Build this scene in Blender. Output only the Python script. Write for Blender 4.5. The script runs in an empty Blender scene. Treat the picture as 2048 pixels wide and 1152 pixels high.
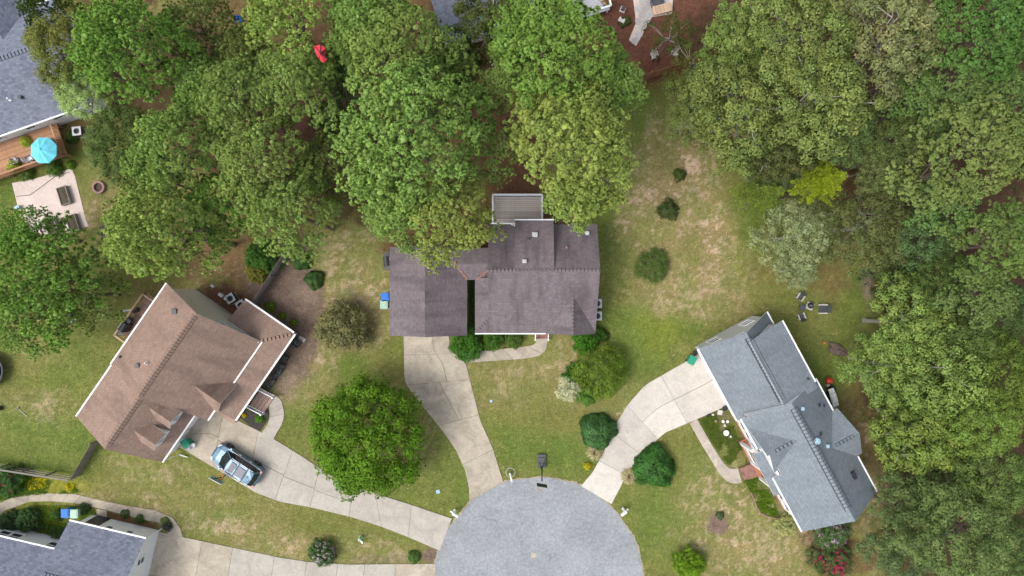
import bpy, math, random
import numpy as np
from mathutils import Vector, Matrix

S = bpy.context.scene
H = 60.0
FP = 1350.0

# ------------------------------------------------------------------ camera, sky, sun, exposure
cam_d = bpy.data.cameras.new('camera'); cam = bpy.data.objects.new('camera', cam_d)
S.collection.objects.link(cam)
cam.location = (0, 0, H); cam.rotation_euler = (0, 0, 0)
cam_d.sensor_width = 36.0; cam_d.lens = 36.0 * FP / 2048.0
cam_d.clip_start = 0.5; cam_d.clip_end = 2000.0
S.camera = cam
S.render.resolution_x = 1024; S.render.resolution_y = 576

SUN_AZ = (-0.92, -0.39); SUN_EL = math.radians(58)
w = bpy.data.worlds.new('World'); S.world = w; w.use_nodes = True
nt = w.node_tree; nt.nodes.clear()
sky = nt.nodes.new('ShaderNodeTexSky'); sky.sky_type = 'NISHITA'; sky.sun_disc = False
sky.sun_elevation = SUN_EL; sky.sun_rotation = math.atan2(SUN_AZ[0], SUN_AZ[1])
sky.dust_density = 4.0; sky.air_density = 1.0; sky.ozone_density = 1.0
hs = nt.nodes.new('ShaderNodeHueSaturation'); hs.inputs['Saturation'].default_value = 0.42
bg = nt.nodes.new('ShaderNodeBackground'); bg.inputs['Strength'].default_value = 0.15
wo = nt.nodes.new('ShaderNodeOutputWorld')
nt.links.new(sky.outputs[0], hs.inputs['Color']); nt.links.new(hs.outputs[0], bg.inputs['Color'])
nt.links.new(bg.outputs[0], wo.inputs['Surface'])
sl = bpy.data.lights.new('sun', 'SUN'); sl.energy = 0.9; sl.angle = math.radians(24); sl.color = (1.0, 0.96, 0.9)
so = bpy.data.objects.new('sun', sl); S.collection.objects.link(so)
d = Vector((SUN_AZ[0] * math.cos(SUN_EL), SUN_AZ[1] * math.cos(SUN_EL), math.sin(SUN_EL)))
so.rotation_euler = d.to_track_quat('Z', 'Y').to_euler(); so.location = d * 100
S.view_settings.view_transform = 'Standard'; S.view_settings.look = 'None'
S.view_settings.exposure = 0.74; S.view_settings.gamma = 1.0; S.view_settings.use_curve_mapping = False

# ------------------------------------------------------------------ helpers
def P(px, py, z=0.0):
    k = (H - z) / FP
    return Vector(((px - 1024) * k, -(py - 576) * k, z))

def on_plane(px, py, a, b, c):
    n = (b - a).cross(c - a); o = Vector((0, 0, H)); r = P(px, py, 0) - o
    t = (a - o).dot(n) / r.dot(n)
    return o + r * t

rnd = random.Random(11)

def tag(o, label=None, cat=None, group=None, kind=None):
    if label: o['label'] = label
    if cat: o['category'] = cat
    if group: o['group'] = group
    if kind: o['kind'] = kind
    return o

def thing(name, loc, label, cat, group=None, rz=0.0):
    o = bpy.data.objects.new(name, None); S.collection.objects.link(o)
    o.empty_display_size = 0.2
    o.location = loc; o.rotation_euler = (0, 0, rz)
    return tag(o, label, cat, group)

def root_loc(o):
    v = Vector((0, 0, 0))
    while o is not None:
        v = v + Vector(o.location); o = o.parent
    return v

class MB:
    """collects polygons of one mesh; build() links one object, its vertices given in world (or local) space"""
    def __init__(s): s.v = []; s.f = []; s.m = []; s.uv = []
    def poly(s, pts, mi=0, uv=None):
        b = len(s.v); s.v += [tuple(p) for p in pts]; s.f.append(tuple(range(b, b + len(pts)))); s.m.append(mi)
        s.uv.append(uv if uv else [(p[0], p[1]) for p in pts])
    def prism(s, poly, z0, z1, mi=0):
        n = len(poly)
        a = sum(poly[i][0] * poly[(i + 1) % n][1] - poly[(i + 1) % n][0] * poly[i][1] for i in range(n))
        if a < 0: poly = list(reversed(poly))
        top = [Vector((p[0], p[1], z1)) for p in poly]; bot = [Vector((p[0], p[1], z0)) for p in poly]
        s.poly(top, mi); s.poly(list(reversed(bot)), mi)
        for i in range(n):
            j = (i + 1) % n; s.poly([bot[i], bot[j], top[j], top[i]], mi)
    def box(s, c, ax, ay, az, mi=0):
        """c centre, ax/ay/az half-axis vectors"""
        c = Vector(c); ax, ay, az = Vector(ax), Vector(ay), Vector(az)
        q = {}
        for i in (-1, 1):
            for j in (-1, 1):
                for k in (-1, 1): q[i, j, k] = c + ax * i + ay * j + az * k
        for f in (((-1,-1,-1),(-1,1,-1),(1,1,-1),(1,-1,-1)), ((-1,-1,1),(1,-1,1),(1,1,1),(-1,1,1)),
                  ((-1,-1,-1),(1,-1,-1),(1,-1,1),(-1,-1,1)), ((-1,1,-1),(-1,1,1),(1,1,1),(1,1,-1)),
                  ((-1,-1,-1),(-1,-1,1),(-1,1,1),(-1,1,-1)), ((1,-1,-1),(1,1,-1),(1,1,1),(1,-1,1))):
            s.poly([q[t] for t in f], mi)
    def abox(s, x0, x1, y0, y1, z0, z1, mi=0):
        s.box(((x0+x1)/2, (y0+y1)/2, (z0+z1)/2), ((x1-x0)/2,0,0), (0,(y1-y0)/2,0), (0,0,(z1-z0)/2), mi)
    def bar(s, a, b, wd, hg, mi=0):
        a, b = Vector(a), Vector(b); d = (b - a)
        t = d.normalized(); up = Vector((0, 0, 1))
        if abs(t.z) > .95: up = Vector((0, 1, 0))
        sd = t.cross(up).normalized(); u2 = sd.cross(t).normalized()
        s.box((a + b) / 2, d / 2, sd * wd / 2, u2 * hg / 2, mi)
    def tube(s, pts, rad, n=8, mi=0, caps=True):
        rings = []
        for i, p in enumerate(pts):
            p = Vector(p)
            t = (Vector(pts[min(i + 1, len(pts) - 1)]) - Vector(pts[max(i - 1, 0)])).normalized()
            up = Vector((0, 0, 1)) if abs(t.z) < .9 else Vector((1, 0, 0))
            a = t.cross(up).normalized(); b = t.cross(a).normalized()
            r = rad[i] if isinstance(rad, (list, tuple)) else rad
            rings.append([p + a * r * math.cos(2 * math.pi * k / n) + b * r * math.sin(2 * math.pi * k / n) for k in range(n)])
        for i in range(len(rings) - 1):
            for k in range(n):
                l = (k + 1) % n
                s.poly([rings[i][k], rings[i][l], rings[i + 1][l], rings[i + 1][k]], mi)
        if caps: s.poly(list(reversed(rings[0])), mi); s.poly(rings[-1], mi)
    def lathe(s, prof, c=(0, 0, 0), n=20, mi=0, close=False):
        c = Vector(c); R = []
        for r, z in prof:
            R.append([c + Vector((r * math.cos(2*math.pi*k/n), r * math.sin(2*math.pi*k/n), z)) for k in range(n)])
        for i in range(len(R) - 1):
            for k in range(n):
                l = (k + 1) % n; s.poly([R[i][k], R[i][l], R[i+1][l], R[i+1][k]], mi)
        if prof[0][0] > 1e-4: s.poly(list(reversed(R[0])), mi)
        if prof[-1][0] > 1e-4: s.poly(R[-1], mi)
    def ring(s, c, R, r, n=24, m=8, mi=0, tilt=None):
        c = Vector(c); M = tilt or Matrix.Identity(3)
        g = [[c + M @ Vector(((R + r*math.cos(b))*math.cos(a), (R + r*math.cos(b))*math.sin(a), r*math.sin(b)))
              for b in [2*math.pi*j/m for j in range(m)]] for a in [2*math.pi*i/n for i in range(n)]]
        for i in range(n):
            for j in range(m):
                s.poly([g[i][j], g[(i+1)%n][j], g[(i+1)%n][(j+1)%m], g[i][(j+1)%m]], mi)
    def build(s, name, mats, parent=None, smooth=False, kind=None, world=True):
        off = root_loc(parent) if (parent is not None and world) else Vector((0, 0, 0))
        me = bpy.data.meshes.new(name)
        me.from_pydata([(p[0]-off.x, p[1]-off.y, p[2]-off.z) for p in s.v], [], s.f)
        if not isinstance(mats, (list, tuple)): mats = [mats]
        for m in mats: me.materials.append(m)
        me.polygons.foreach_set('material_index', s.m)
        uvl = me.uv_layers.new(name='UVMap')
        flat = [c for f in s.uv for p in f for c in p]
        uvl.data.foreach_set('uv', flat)
        if smooth: me.polygons.foreach_set('use_smooth', [True] * len(s.f))
        me.update()
        o = bpy.data.objects.new(name, me); S.collection.objects.link(o)
        if parent is not None: o.parent = parent
        if kind: o['kind'] = kind
        return o

def inst(src, name, parent, loc, rz=0.0, scale=None):
    o = bpy.data.objects.new(name, src.data if hasattr(src, 'data') else src)
    S.collection.objects.link(o); o.parent = parent; o.location = loc; o.rotation_euler = (0, 0, rz)
    if scale: o.scale = scale
    return o

def copy_tree(o, parent=None):
    c = o.copy(); S.collection.objects.link(c); c.parent = parent
    for ch in list(o.children): copy_tree(ch, c)
    return c

def place(src, first, loc, rz=0.0, label=None, group=None, scale=None):
    o = src if first else copy_tree(src)
    o.location = loc; o.rotation_euler = (0, 0, rz)
    if label: o['label'] = label
    if group: o['group'] = group
    if scale: o.scale = (scale,) * 3
    return o

# ------------------------------------------------------------------ materials
def new_mat(name):
    m = bpy.data.materials.new(name); m.use_nodes = True
    n = m.node_tree; b = n.nodes['Principled BSDF']
    return m, n, b
def N(nt, t, **k):
    n = nt.nodes.new(t)
    for a, v in k.items():
        if a in n.inputs: n.inputs[a].default_value = v
        else: setattr(n, a, v)
    return n
def ramp(nt, fac, stops):
    r = nt.nodes.new('ShaderNodeValToRGB'); e = r.color_ramp.elements
    while len(e) > 1: e.remove(e[-1])
    e[0].position = stops[0][0]; e[0].color = tuple(stops[0][1]) + (1,)
    for p, c in stops[1:]:
        q = e.new(p); q.color = tuple(c) + (1,)
    nt.links.new(fac, r.inputs[0]); return r.outputs[0]
def mixc(nt, a, b, fac=0.5, mode='MIX'):
    m = nt.nodes.new('ShaderNodeMix'); m.data_type = 'RGBA'; m.blend_type = mode
    for s, v in ((6, a), (7, b), (0, fac)):
        if hasattr(v, 'is_linked') or hasattr(v, 'links'): nt.links.new(v, m.inputs[s])
        else: m.inputs[s].default_value = (tuple(v) + (1,)) if isinstance(v, (tuple, list)) and len(v) == 3 else v
    return m.outputs[2]
def posn(nt, scale=1.0):
    g = nt.nodes.new('ShaderNodeNewGeometry'); return g.outputs['Position']
def noise(nt, vec, scale, detail=4, rough=.55, dist=0.0):
    n = N(nt, 'ShaderNodeTexNoise'); n.inputs['Scale'].default_value = scale; n.inputs['Detail'].default_value = detail
    n.inputs['Roughness'].default_value = rough; n.inputs['Distortion'].default_value = dist
    nt.links.new(vec, n.inputs['Vector']); return n.outputs['Fac']
def bump(nt, b, h, strength=.4, dist=.02):
    n = N(nt, 'ShaderNodeBump'); n.inputs['Strength'].default_value = strength; n.inputs['Distance'].default_value = dist
    nt.links.new(h, n.inputs['Height']); nt.links.new(n.outputs[0], b.inputs['Normal'])

def plain(name, col, rough=.6, metal=0.0, var=.12, scale=6.0, spec=.5):
    m, n, b = new_mat(name)
    f = noise(n, posn(n), scale, 5)
    lo = tuple(c * (1 - var) for c in col); hi = tuple(min(1, c * (1 + var)) for c in col)
    n.links.new(ramp(n, f, [(.3, lo), (.7, hi)]), b.inputs['Base Color'])
    b.inputs['Roughness'].default_value = rough; b.inputs['Metallic'].default_value = metal
    b.inputs['Specular IOR Level'].default_value = spec
    return m

def shingle(name, c1, c2, stain, stain_amt=.5):
    m, n, b = new_mat(name)
    uv = N(n, 'ShaderNodeUVMap').outputs[0]
    br = N(n, 'ShaderNodeTexBrick'); n.links.new(uv, br.inputs['Vector'])
    br.inputs['Scale'].default_value = 1.0; br.inputs['Brick Width'].default_value = .30; br.inputs['Row Height'].default_value = .19
    br.inputs['Mortar Size'].default_value = .022; br.inputs['Mortar Smooth'].default_value = .4; br.inputs['Bias'].default_value = 0.0
    br.inputs['Color1'].default_value = tuple(c1) + (1,); br.inputs['Color2'].default_value = tuple(c2) + (1,)
    br.inputs['Mortar'].default_value = tuple(c * .72 for c in c1) + (1,)
    mp = N(n, 'ShaderNodeMapping'); n.links.new(uv, mp.inputs['Vector']); mp.inputs['Scale'].default_value = (1, .28, 1)
    st = noise(n, mp.outputs[0], .8, 5, .6)
    c = mixc(n, br.outputs['Color'], stain, ramp(n, st, [(.46, (0, 0, 0)), (.72, (stain_amt,)*3)]))
    gr = noise(n, uv, 9, 4, .7)
    c = mixc(n, c, ramp(n, gr, [(.25, (.84,)*3), (.5, (1.0,)*3), (.75, (1.16,)*3)]), 1.0, 'MULTIPLY')
    gr2 = noise(n, uv, 3.2, 2, .5)
    c = mixc(n, c, ramp(n, gr2, [(.3, (.93,)*3), (.7, (1.07,)*3)]), 1.0, 'MULTIPLY')
    n.links.new(c, b.inputs['Base Color']); b.inputs['Roughness'].default_value = .9
    b.inputs['Specular IOR Level'].default_value = .2
    bump(n, b, br.outputs['Fac'], -.6, .02)
    return m

def siding(name, col):
    m, n, b = new_mat(name)
    sp = N(n, 'ShaderNodeSeparateXYZ'); n.links.new(posn(n), sp.inputs[0])
    mm = N(n, 'ShaderNodeMath', operation='MULTIPLY'); n.links.new(sp.outputs[2], mm.inputs[0]); mm.inputs[1].default_value = 1 / .15
    fr = N(n, 'ShaderNodeMath', operation='FRACT'); n.links.new(mm.outputs[0], fr.inputs[0])
    f = noise(n, posn(n), 2.5, 5)
    c = mixc(n, ramp(n, f, [(.3, tuple(x * .9 for x in col)), (.7, col)]),
             ramp(n, fr.outputs[0], [(.0, (.62,)*3), (.12, (1,)*3), (1, (1,)*3)]), 1.0, 'MULTIPLY')
    n.links.new(c, b.inputs['Base Color']); b.inputs['Roughness'].default_value = .55
    bump(n, b, fr.outputs[0], .5, .02)
    return m

def concrete(name, col, stain, var=.5):
    m, n, b = new_mat(name); p = posn(n)
    f1 = noise(n, p, .75, 7, .7, .8); f2 = noise(n, p, 5, 6, .75, .5); f3 = noise(n, p, 38, 2, .6)
    c = mixc(n, col, stain, ramp(n, f1, [(.4, (0,)*3), (.75, (var,)*3)]))
    c = mixc(n, c, ramp(n, f2, [(.3, (.84,)*3), (.7, (1.12,)*3)]), 1.0, 'MULTIPLY')
    c = mixc(n, c, ramp(n, f3, [(.3, (.92,)*3), (.7, (1.07,)*3)]), 1.0, 'MULTIPLY')
    oi = N(n, 'ShaderNodeObjectInfo')
    c = mixc(n, c, ramp(n, oi.outputs['Random'], [(0, (.87,)*3), (1, (1.08,)*3)]), 1.0, 'MULTIPLY')
    n.links.new(c, b.inputs['Base Color']); b.inputs['Roughness'].default_value = .85
    bump(n, b, f3, .25, .01)
    return m

def wood(name, col, dark, axis_scale=(1, 12, 1), var=True):
    m, n, b = new_mat(name)
    tc = N(n, 'ShaderNodeTexCoord')
    mp = N(n, 'ShaderNodeMapping'); n.links.new(tc.outputs['Object'], mp.inputs['Vector']); mp.inputs['Scale'].default_value = axis_scale
    f = noise(n, mp.outputs[0], 2.2, 5, .65)
    c = ramp(n, f, [(.3, dark), (.62, col)])
    oi = N(n, 'ShaderNodeObjectInfo')
    c = mixc(n, c, ramp(n, oi.outputs['Random'], [(0, (.78,)*3), (1, (1.15,)*3)]), 1.0, 'MULTIPLY')
    n.links.new(c, b.inputs['Base Color']); b.inputs['Roughness'].default_value = .8
    return m

def brick(name, c1, c2, mortar):
    m, n, b = new_mat(name)
    uv = N(n, 'ShaderNodeUVMap').outputs[0]
    br = N(n, 'ShaderNodeTexBrick'); n.links.new(uv, br.inputs['Vector'])
    br.inputs['Scale'].default_value = 1.0; br.inputs['Brick Width'].default_value = .22; br.inputs['Row Height'].default_value = .09
    br.inputs['Mortar Size'].default_value = .012
    br.inputs['Color1'].default_value = tuple(c1) + (1,); br.inputs['Color2'].default_value = tuple(c2) + (1,); br.inputs['Mortar'].default_value = tuple(mortar) + (1,)
    f = noise(n, posn(n), 3, 4)
    c = mixc(n, br.outputs['Color'], ramp(n, f, [(.3, (.6,)*3), (.7, (1.15,)*3)]), 1.0, 'MULTIPLY')
    n.links.new(c, b.inputs['Base Color']); b.inputs['Roughness'].default_value = .85
    bump(n, b, br.outputs['Fac'], -.5, .01)
    return m

def leaf_mat(name, trans=.35, gloss=.0, rough=.6, soft=.9):
    m = bpy.data.materials.new(name); m.use_nodes = True; n = m.node_tree; n.nodes.clear()
    at = N(n, 'ShaderNodeAttribute'); at.attribute_name = 'Col'
    oi = N(n, 'ShaderNodeObjectInfo')
    c = mixc(n, at.outputs['Color'], oi.outputs['Color'], 1.0, 'MULTIPLY')
    df = N(n, 'ShaderNodeBsdfPrincipled'); df.inputs['Roughness'].default_value = rough
    df.inputs['Specular IOR Level'].default_value = gloss
    tr = N(n, 'ShaderNodeBsdfTranslucent')
    n.links.new(c, df.inputs['Base Color'])
    c2 = mixc(n, c, (1.15, 1.2, .7), 1.0, 'MULTIPLY'); n.links.new(c2, tr.inputs['Color'])
    nm = N(n, 'ShaderNodeAttribute'); nm.attribute_name = 'Nrm'
    vt = N(n, 'ShaderNodeVectorTransform', vector_type='NORMAL', convert_from='OBJECT', convert_to='WORLD'); n.links.new(nm.outputs['Vector'], vt.inputs[0])
    g_ = N(n, 'ShaderNodeNewGeometry'); fl = N(n, 'ShaderNodeVectorMath', operation='DOT_PRODUCT'); n.links.new(vt.outputs[0], fl.inputs[0]); n.links.new(g_.outputs['Normal'], fl.inputs[1])
    sg = N(n, 'ShaderNodeMath', operation='SIGN'); n.links.new(fl.outputs['Value'], sg.inputs[0])
    sc = N(n, 'ShaderNodeVectorMath', operation='SCALE'); n.links.new(g_.outputs['Normal'], sc.inputs[0]); n.links.new(sg.outputs[0], sc.inputs['Scale'])
    s2 = N(n, 'ShaderNodeVectorMath', operation='SCALE'); n.links.new(sc.outputs[0], s2.inputs[0]); s2.inputs['Scale'].default_value = soft
    ad = N(n, 'ShaderNodeVectorMath', operation='ADD'); n.links.new(vt.outputs[0], ad.inputs[0]); n.links.new(s2.outputs[0], ad.inputs[1])
    no = N(n, 'ShaderNodeVectorMath', operation='NORMALIZE'); n.links.new(ad.outputs[0], no.inputs[0])
    n.links.new(no.outputs[0], df.inputs['Normal']); n.links.new(no.outputs[0], tr.inputs['Normal'])
    mx = N(n, 'ShaderNodeMixShader'); mx.inputs[0].default_value = trans
    n.links.new(df.outputs[0], mx.inputs[1]); n.links.new(tr.outputs[0], mx.inputs[2])
    o = N(n, 'ShaderNodeOutputMaterial'); n.links.new(mx.outputs[0], o.inputs[0])
    return m

def ground_mat():
    m, n, b = new_mat('lawn_and_soil'); p = posn(n)
    at = N(n, 'ShaderNodeAttribute'); at.attribute_name = 'Col'
    f1 = noise(n, p, 2.2, 5, .65); f2 = noise(n, p, 9, 5, .75, .3); f3 = noise(n, p, 26, 3, .7)
    c = mixc(n, at.outputs['Color'], ramp(n, f1, [(.3, (.8, .84, .8)), (.7, (1.2, 1.14, 1.15))]), 1.0, 'MULTIPLY')
    c = mixc(n, c, ramp(n, f2, [(.3, (.62, .68, .6)), (.5, (1, 1, 1)), (.7, (1.5, 1.38, 1.35))]), 1.0, 'MULTIPLY')
    f4 = noise(n, p, 4.6, 3, .6)
    c = mixc(n, c, ramp(n, f4, [(.32, (.82, .86, .8)), (.68, (1.2, 1.13, 1.18))]), 1.0, 'MULTIPLY')
    c = mixc(n, c, ramp(n, f3, [(.3, (.65,)*3), (.7, (1.35,)*3)]), 1.0, 'MULTIPLY')
    n.links.new(c, b.inputs['Base Color']); b.inputs['Roughness'].default_value = .95
    b.inputs['Specular IOR Level'].default_value = .1
    bump(n, b, f2, .7, .06)
    return m

def asphalt_mat():
    m, n, b = new_mat('old_asphalt'); p = posn(n)
    f1 = noise(n, p, .35, 5, .6, .5); f2 = noise(n, p, 4, 8, .82); f3 = noise(n, p, 22, 3, .8)
    base = ramp(n, f1, [(.3, (.225, .24, .254)), (.5, (.252, .268, .283)), (.72, (.285, .30, .314))])
    c = mixc(n, base, ramp(n, f2, [(.28, (.60,)*3), (.5, (1,)*3), (.72, (1.36,)*3)]), 1.0, 'MULTIPLY')
    c = mixc(n, c, ramp(n, f3, [(.3, (.72,)*3), (.7, (1.3,)*3)]), 1.0, 'MULTIPLY')
    # broad darker tyre-worn areas
    f6 = noise(n, p, .22, 3, .5, 1.2)
    c = mixc(n, c, ramp(n, f6, [(.35, (.93,)*3), (.6, (1.04,)*3)]), 1.0, 'MULTIPLY')
    # sealed cracks: thin contour lines of a smooth field, shown only in places
    n4 = noise(n, p, .16, 3, .5, .8)
    a = N(n, 'ShaderNodeMath', operation='SUBTRACT'); n.links.new(n4, a.inputs[0]); a.inputs[1].default_value = .5
    a2 = N(n, 'ShaderNodeMath', operation='ABSOLUTE'); n.links.new(a.outputs[0], a2.inputs[0])
    ln = ramp(n, a2.outputs[0], [(.0, (1,)*3), (.0035, (0,)*3)])
    c = mixc(n, c, (.12, .125, .14), mixc(n, ln, ramp(n, f2, [(.4, (0,)*3), (.6, (.8,)*3)]), 1.0, 'MULTIPLY'))
    # pale worn patches
    f5 = noise(n, p, .8, 6, .75, .6)
    c = mixc(n, c, (.55, .54, .53), ramp(n, f5, [(.66, (0,)*3), (.74, (.55,)*3)]))
    n.links.new(c, b.inputs['Base Color']); b.inputs['Roughness'].default_value = .9
    bump(n, b, f3, .4, .015)
    return m

M = {}
M['shing_c'] = shingle('violet_brown_shingles', (.185, .158, .168), (.148, .124, .133), (.07, .058, .062), .8)
M['shing_b'] = shingle('red_brown_shingles', (.315, .22, .175), (.26, .18, .143), (.14, .10, .083), .7)
M['shing_r'] = shingle('blue_grey_shingles', (.205, .238, .265), (.17, .198, .222), (.11, .128, .145), .5)
M['shing_g'] = shingle('slate_grey_shingles', (.21, .23, .29), (.125, .14, .185), (.27, .29, .34), .3)
M['cap_c'] = shingle('violet_brown_caps', (.09, .075, .084), (.075, .062, .07), (.085, .07, .078), .3)
M['cap_b'] = shingle('red_brown_caps', (.12, .085, .07), (.10, .07, .058), (.08, .06, .05), .3)
M['cap_r'] = shingle('blue_grey_caps', (.07, .082, .095), (.06, .07, .08), (.05, .06, .07), .3)
M['cap_g'] = shingle('slate_grey_caps', (.08, .09, .11), (.07, .075, .09), (.1, .1, .1), .1)
M['vent'] = plain('pale_vent_metal', (.45, .45, .45), .6)
M['white'] = plain('white_paint', (.78, .79, .80), .45, var=.05)
M['side_w'] = siding('white_siding', (.84, .85, .87))
M['side_b'] = siding('beige_siding', (.74, .70, .59))
M['side_g'] = siding('pale_grey_siding', (.72, .74, .78))
M['glass'] = plain('window_glass', (.03, .04, .05), .08, var=.3, scale=1.5, spec=.8)
M['blueglass'] = plain('blue_window_shade', (.06, .12, .26), .2, var=.2, scale=1.5)
M['conc_tan'] = concrete('tan_concrete', (.44, .385, .305), (.25, .215, .165), 1.0)
M['conc_light'] = concrete('light_concrete', (.56, .515, .455), (.40, .37, .33), .8)
M['conc_grey'] = concrete('grey_concrete', (.415, .385, .33), (.28, .26, .225), .9)
M['conc_old'] = concrete('weathered_concrete', (.46, .40, .33), (.20, .185, .16), .8)
M['gravel'] = concrete('pale_gravel', (.60, .50, .45), (.42, .34, .30), .6)
M['edge'] = concrete('sandy_road_edge', (.42, .345, .24), (.25, .215, .14), .8)
M['paver'] = concrete('grey_flagstone', (.42, .40, .385), (.28, .27, .26), .6)
M['asphalt'] = asphalt_mat()
M['ground'] = ground_mat()
M['deck_grey'] = wood('weathered_deck_wood', (.62, .55, .50), (.40, .35, .32), (1.2, 14, 1))
M['deck_red'] = wood('stained_deck_wood', (.50, .28, .155), (.33, .165, .085), (1.2, 14, 1))
M['deck_pink'] = wood('pinkish_deck_wood', (.40, .27, .215), (.28, .18, .145), (14, 1.2, 1))
M['new_wood'] = wood('pale_new_wood', (.58, .41, .28), (.46, .31, .20), (3, 3, 3))
M['fence_grey'] = wood('weathered_fence_wood', (.25, .225, .195), (.13, .115, .10), (6, 6, 1.5))
M['fence_red'] = wood('orange_fence_wood', (.33, .15, .07), (.19, .085, .04), (6, 6, 1.5))
M['brick'] = brick('red_brick', (.30, .11, .075), (.22, .075, .055), (.30, .24, .20))
M['brick_or'] = plain('orange_brick_footing', (.36, .15, .085), .85, var=.3, scale=9)
M['black'] = plain('black_plastic', (.02, .021, .025), .45, var=.2)
M['dkgrey'] = plain('dark_grey_metal', (.06, .065, .075), .5, var=.2)
M['grey'] = plain('grey_metal', (.30, .31, .32), .4, .6)
M['steel'] = plain('stainless_steel', (.80, .81, .83), .45, .1, var=.06)
M['ltgrey'] = plain('light_grey_plastic', (.50, .51, .52), .5)
M['blue'] = plain('blue_plastic', (.03, .17, .58), .5, var=.15, spec=.2)
M['ltblue'] = plain('light_blue_plastic', (.30, .44, .54), .45, var=.1)
M['green'] = plain('green_plastic', (.03, .27, .17), .5, var=.25, spec=.2)
M['ltgreen'] = plain('faded_green_plastic', (.30, .47, .36), .5, var=.12)
M['red'] = plain('red_enamel', (.62, .035, .01), .3, var=.1)
M['redcloth'] = plain('red_cloth', (.62, .03, .05), .8, var=.1)
M['orange'] = plain('orange_metal', (.62, .19, .05), .5)
M['turq'] = plain('turquoise_canvas', (.14, .58, .70), .8, var=.04, scale=1)
M['soil'] = plain('garden_soil', (.085, .062, .05), .95, var=.5, scale=14)
M['mulchd'] = plain('dark_mulch', (.045, .038, .036), .95, var=.5, scale=18)
M['bark'] = plain('brown_bark', (.13, .10, .08), .9, var=.4, scale=5)
M['bark_g'] = plain('pale_grey_bark', (.34, .32, .29), .9, var=.3, scale=5)
M['stone'] = plain('pale_stone', (.50, .47, .44), .85, var=.2, scale=8)
M['wstone'] = plain('white_stone', (.72, .70, .66), .8, var=.1)
M['redstone'] = plain('reddish_stone', (.30, .18, .15), .9, var=.3, scale=7)
M['leaf'] = leaf_mat('tree_leaves', .30, .08)
M['gloss_leaf'] = leaf_mat('glossy_leaves', .18, .14, .5)
M['needle'] = leaf_mat('pine_needles', .32, .0, soft=.5)
M['petal'] = leaf_mat('flower_petals', .3, .0)
m, n_, b_ = new_mat('car_paint'); b_.inputs['Base Color'].default_value = (.085, .165, .24, 1); b_.inputs['Metallic'].default_value = .35
b_.inputs['Roughness'].default_value = .42; b_.inputs['Coat Weight'].default_value = .35; M['paint'] = m
m, n_, b_ = new_mat('car_glass'); b_.inputs['Base Color'].default_value = (.02, .028, .03, 1); b_.inputs['Roughness'].default_value = .06; M['cglass'] = m
M['sunroof'] = plain('tinted_sunroof', (.10, .105, .14), .25, var=.1, spec=.25)
M['taillight'] = plain('red_lamp_glass', (.5, .02, .02), .2)
M['rubber'] = plain('tyre_rubber', (.018, .018, .018), .8)
#@@GROUND
# ------------------------------------------------------------------ ground sheet
rs = np.random.RandomState(5)
NT = {}
def vnoise(x, y, cell, seed):
    if seed not in NT: NT[seed] = np.random.RandomState(seed).rand(512, 512)
    r = NT[seed]
    fx = x / cell + 1000.3; fy = y / cell + 1000.7
    ix = np.floor(fx).astype(int); iy = np.floor(fy).astype(int); tx = fx - ix; ty = fy - iy
    tx = tx*tx*(3-2*tx); ty = ty*ty*(3-2*ty)
    a = r[ix % 512, iy % 512]; b = r[(ix+1) % 512, iy % 512]; c = r[ix % 512, (iy+1) % 512]; d_ = r[(ix+1) % 512, (iy+1) % 512]
    return (a*(1-tx)+b*tx)*(1-ty) + (c*(1-tx)+d_*tx)*ty
def fbm(x, y, cell, seed, o=4):
    s = 0; a = 1; t = 0
    for i in range(o):
        s = s + a * vnoise(x, y, cell, seed + i * 7); t += a; a *= .55; cell *= .47
    return s / t
def smooth(a, b, x): t = np.clip((x - a) / (b - a), 0, 1); return t*t*(3-2*t)

OLIVE = (.160, .168, .050); LUSH = (.105, .158, .032); YEL = (.215, .225, .032); DRY = (.275, .222, .11)
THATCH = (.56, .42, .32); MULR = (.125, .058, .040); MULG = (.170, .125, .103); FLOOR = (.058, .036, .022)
BROWNG = (.15, .095, .050); DIRT = (.30, .235, .175); DARK = (.05, .043, .04); BED = (.10, .12, .03)
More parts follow.
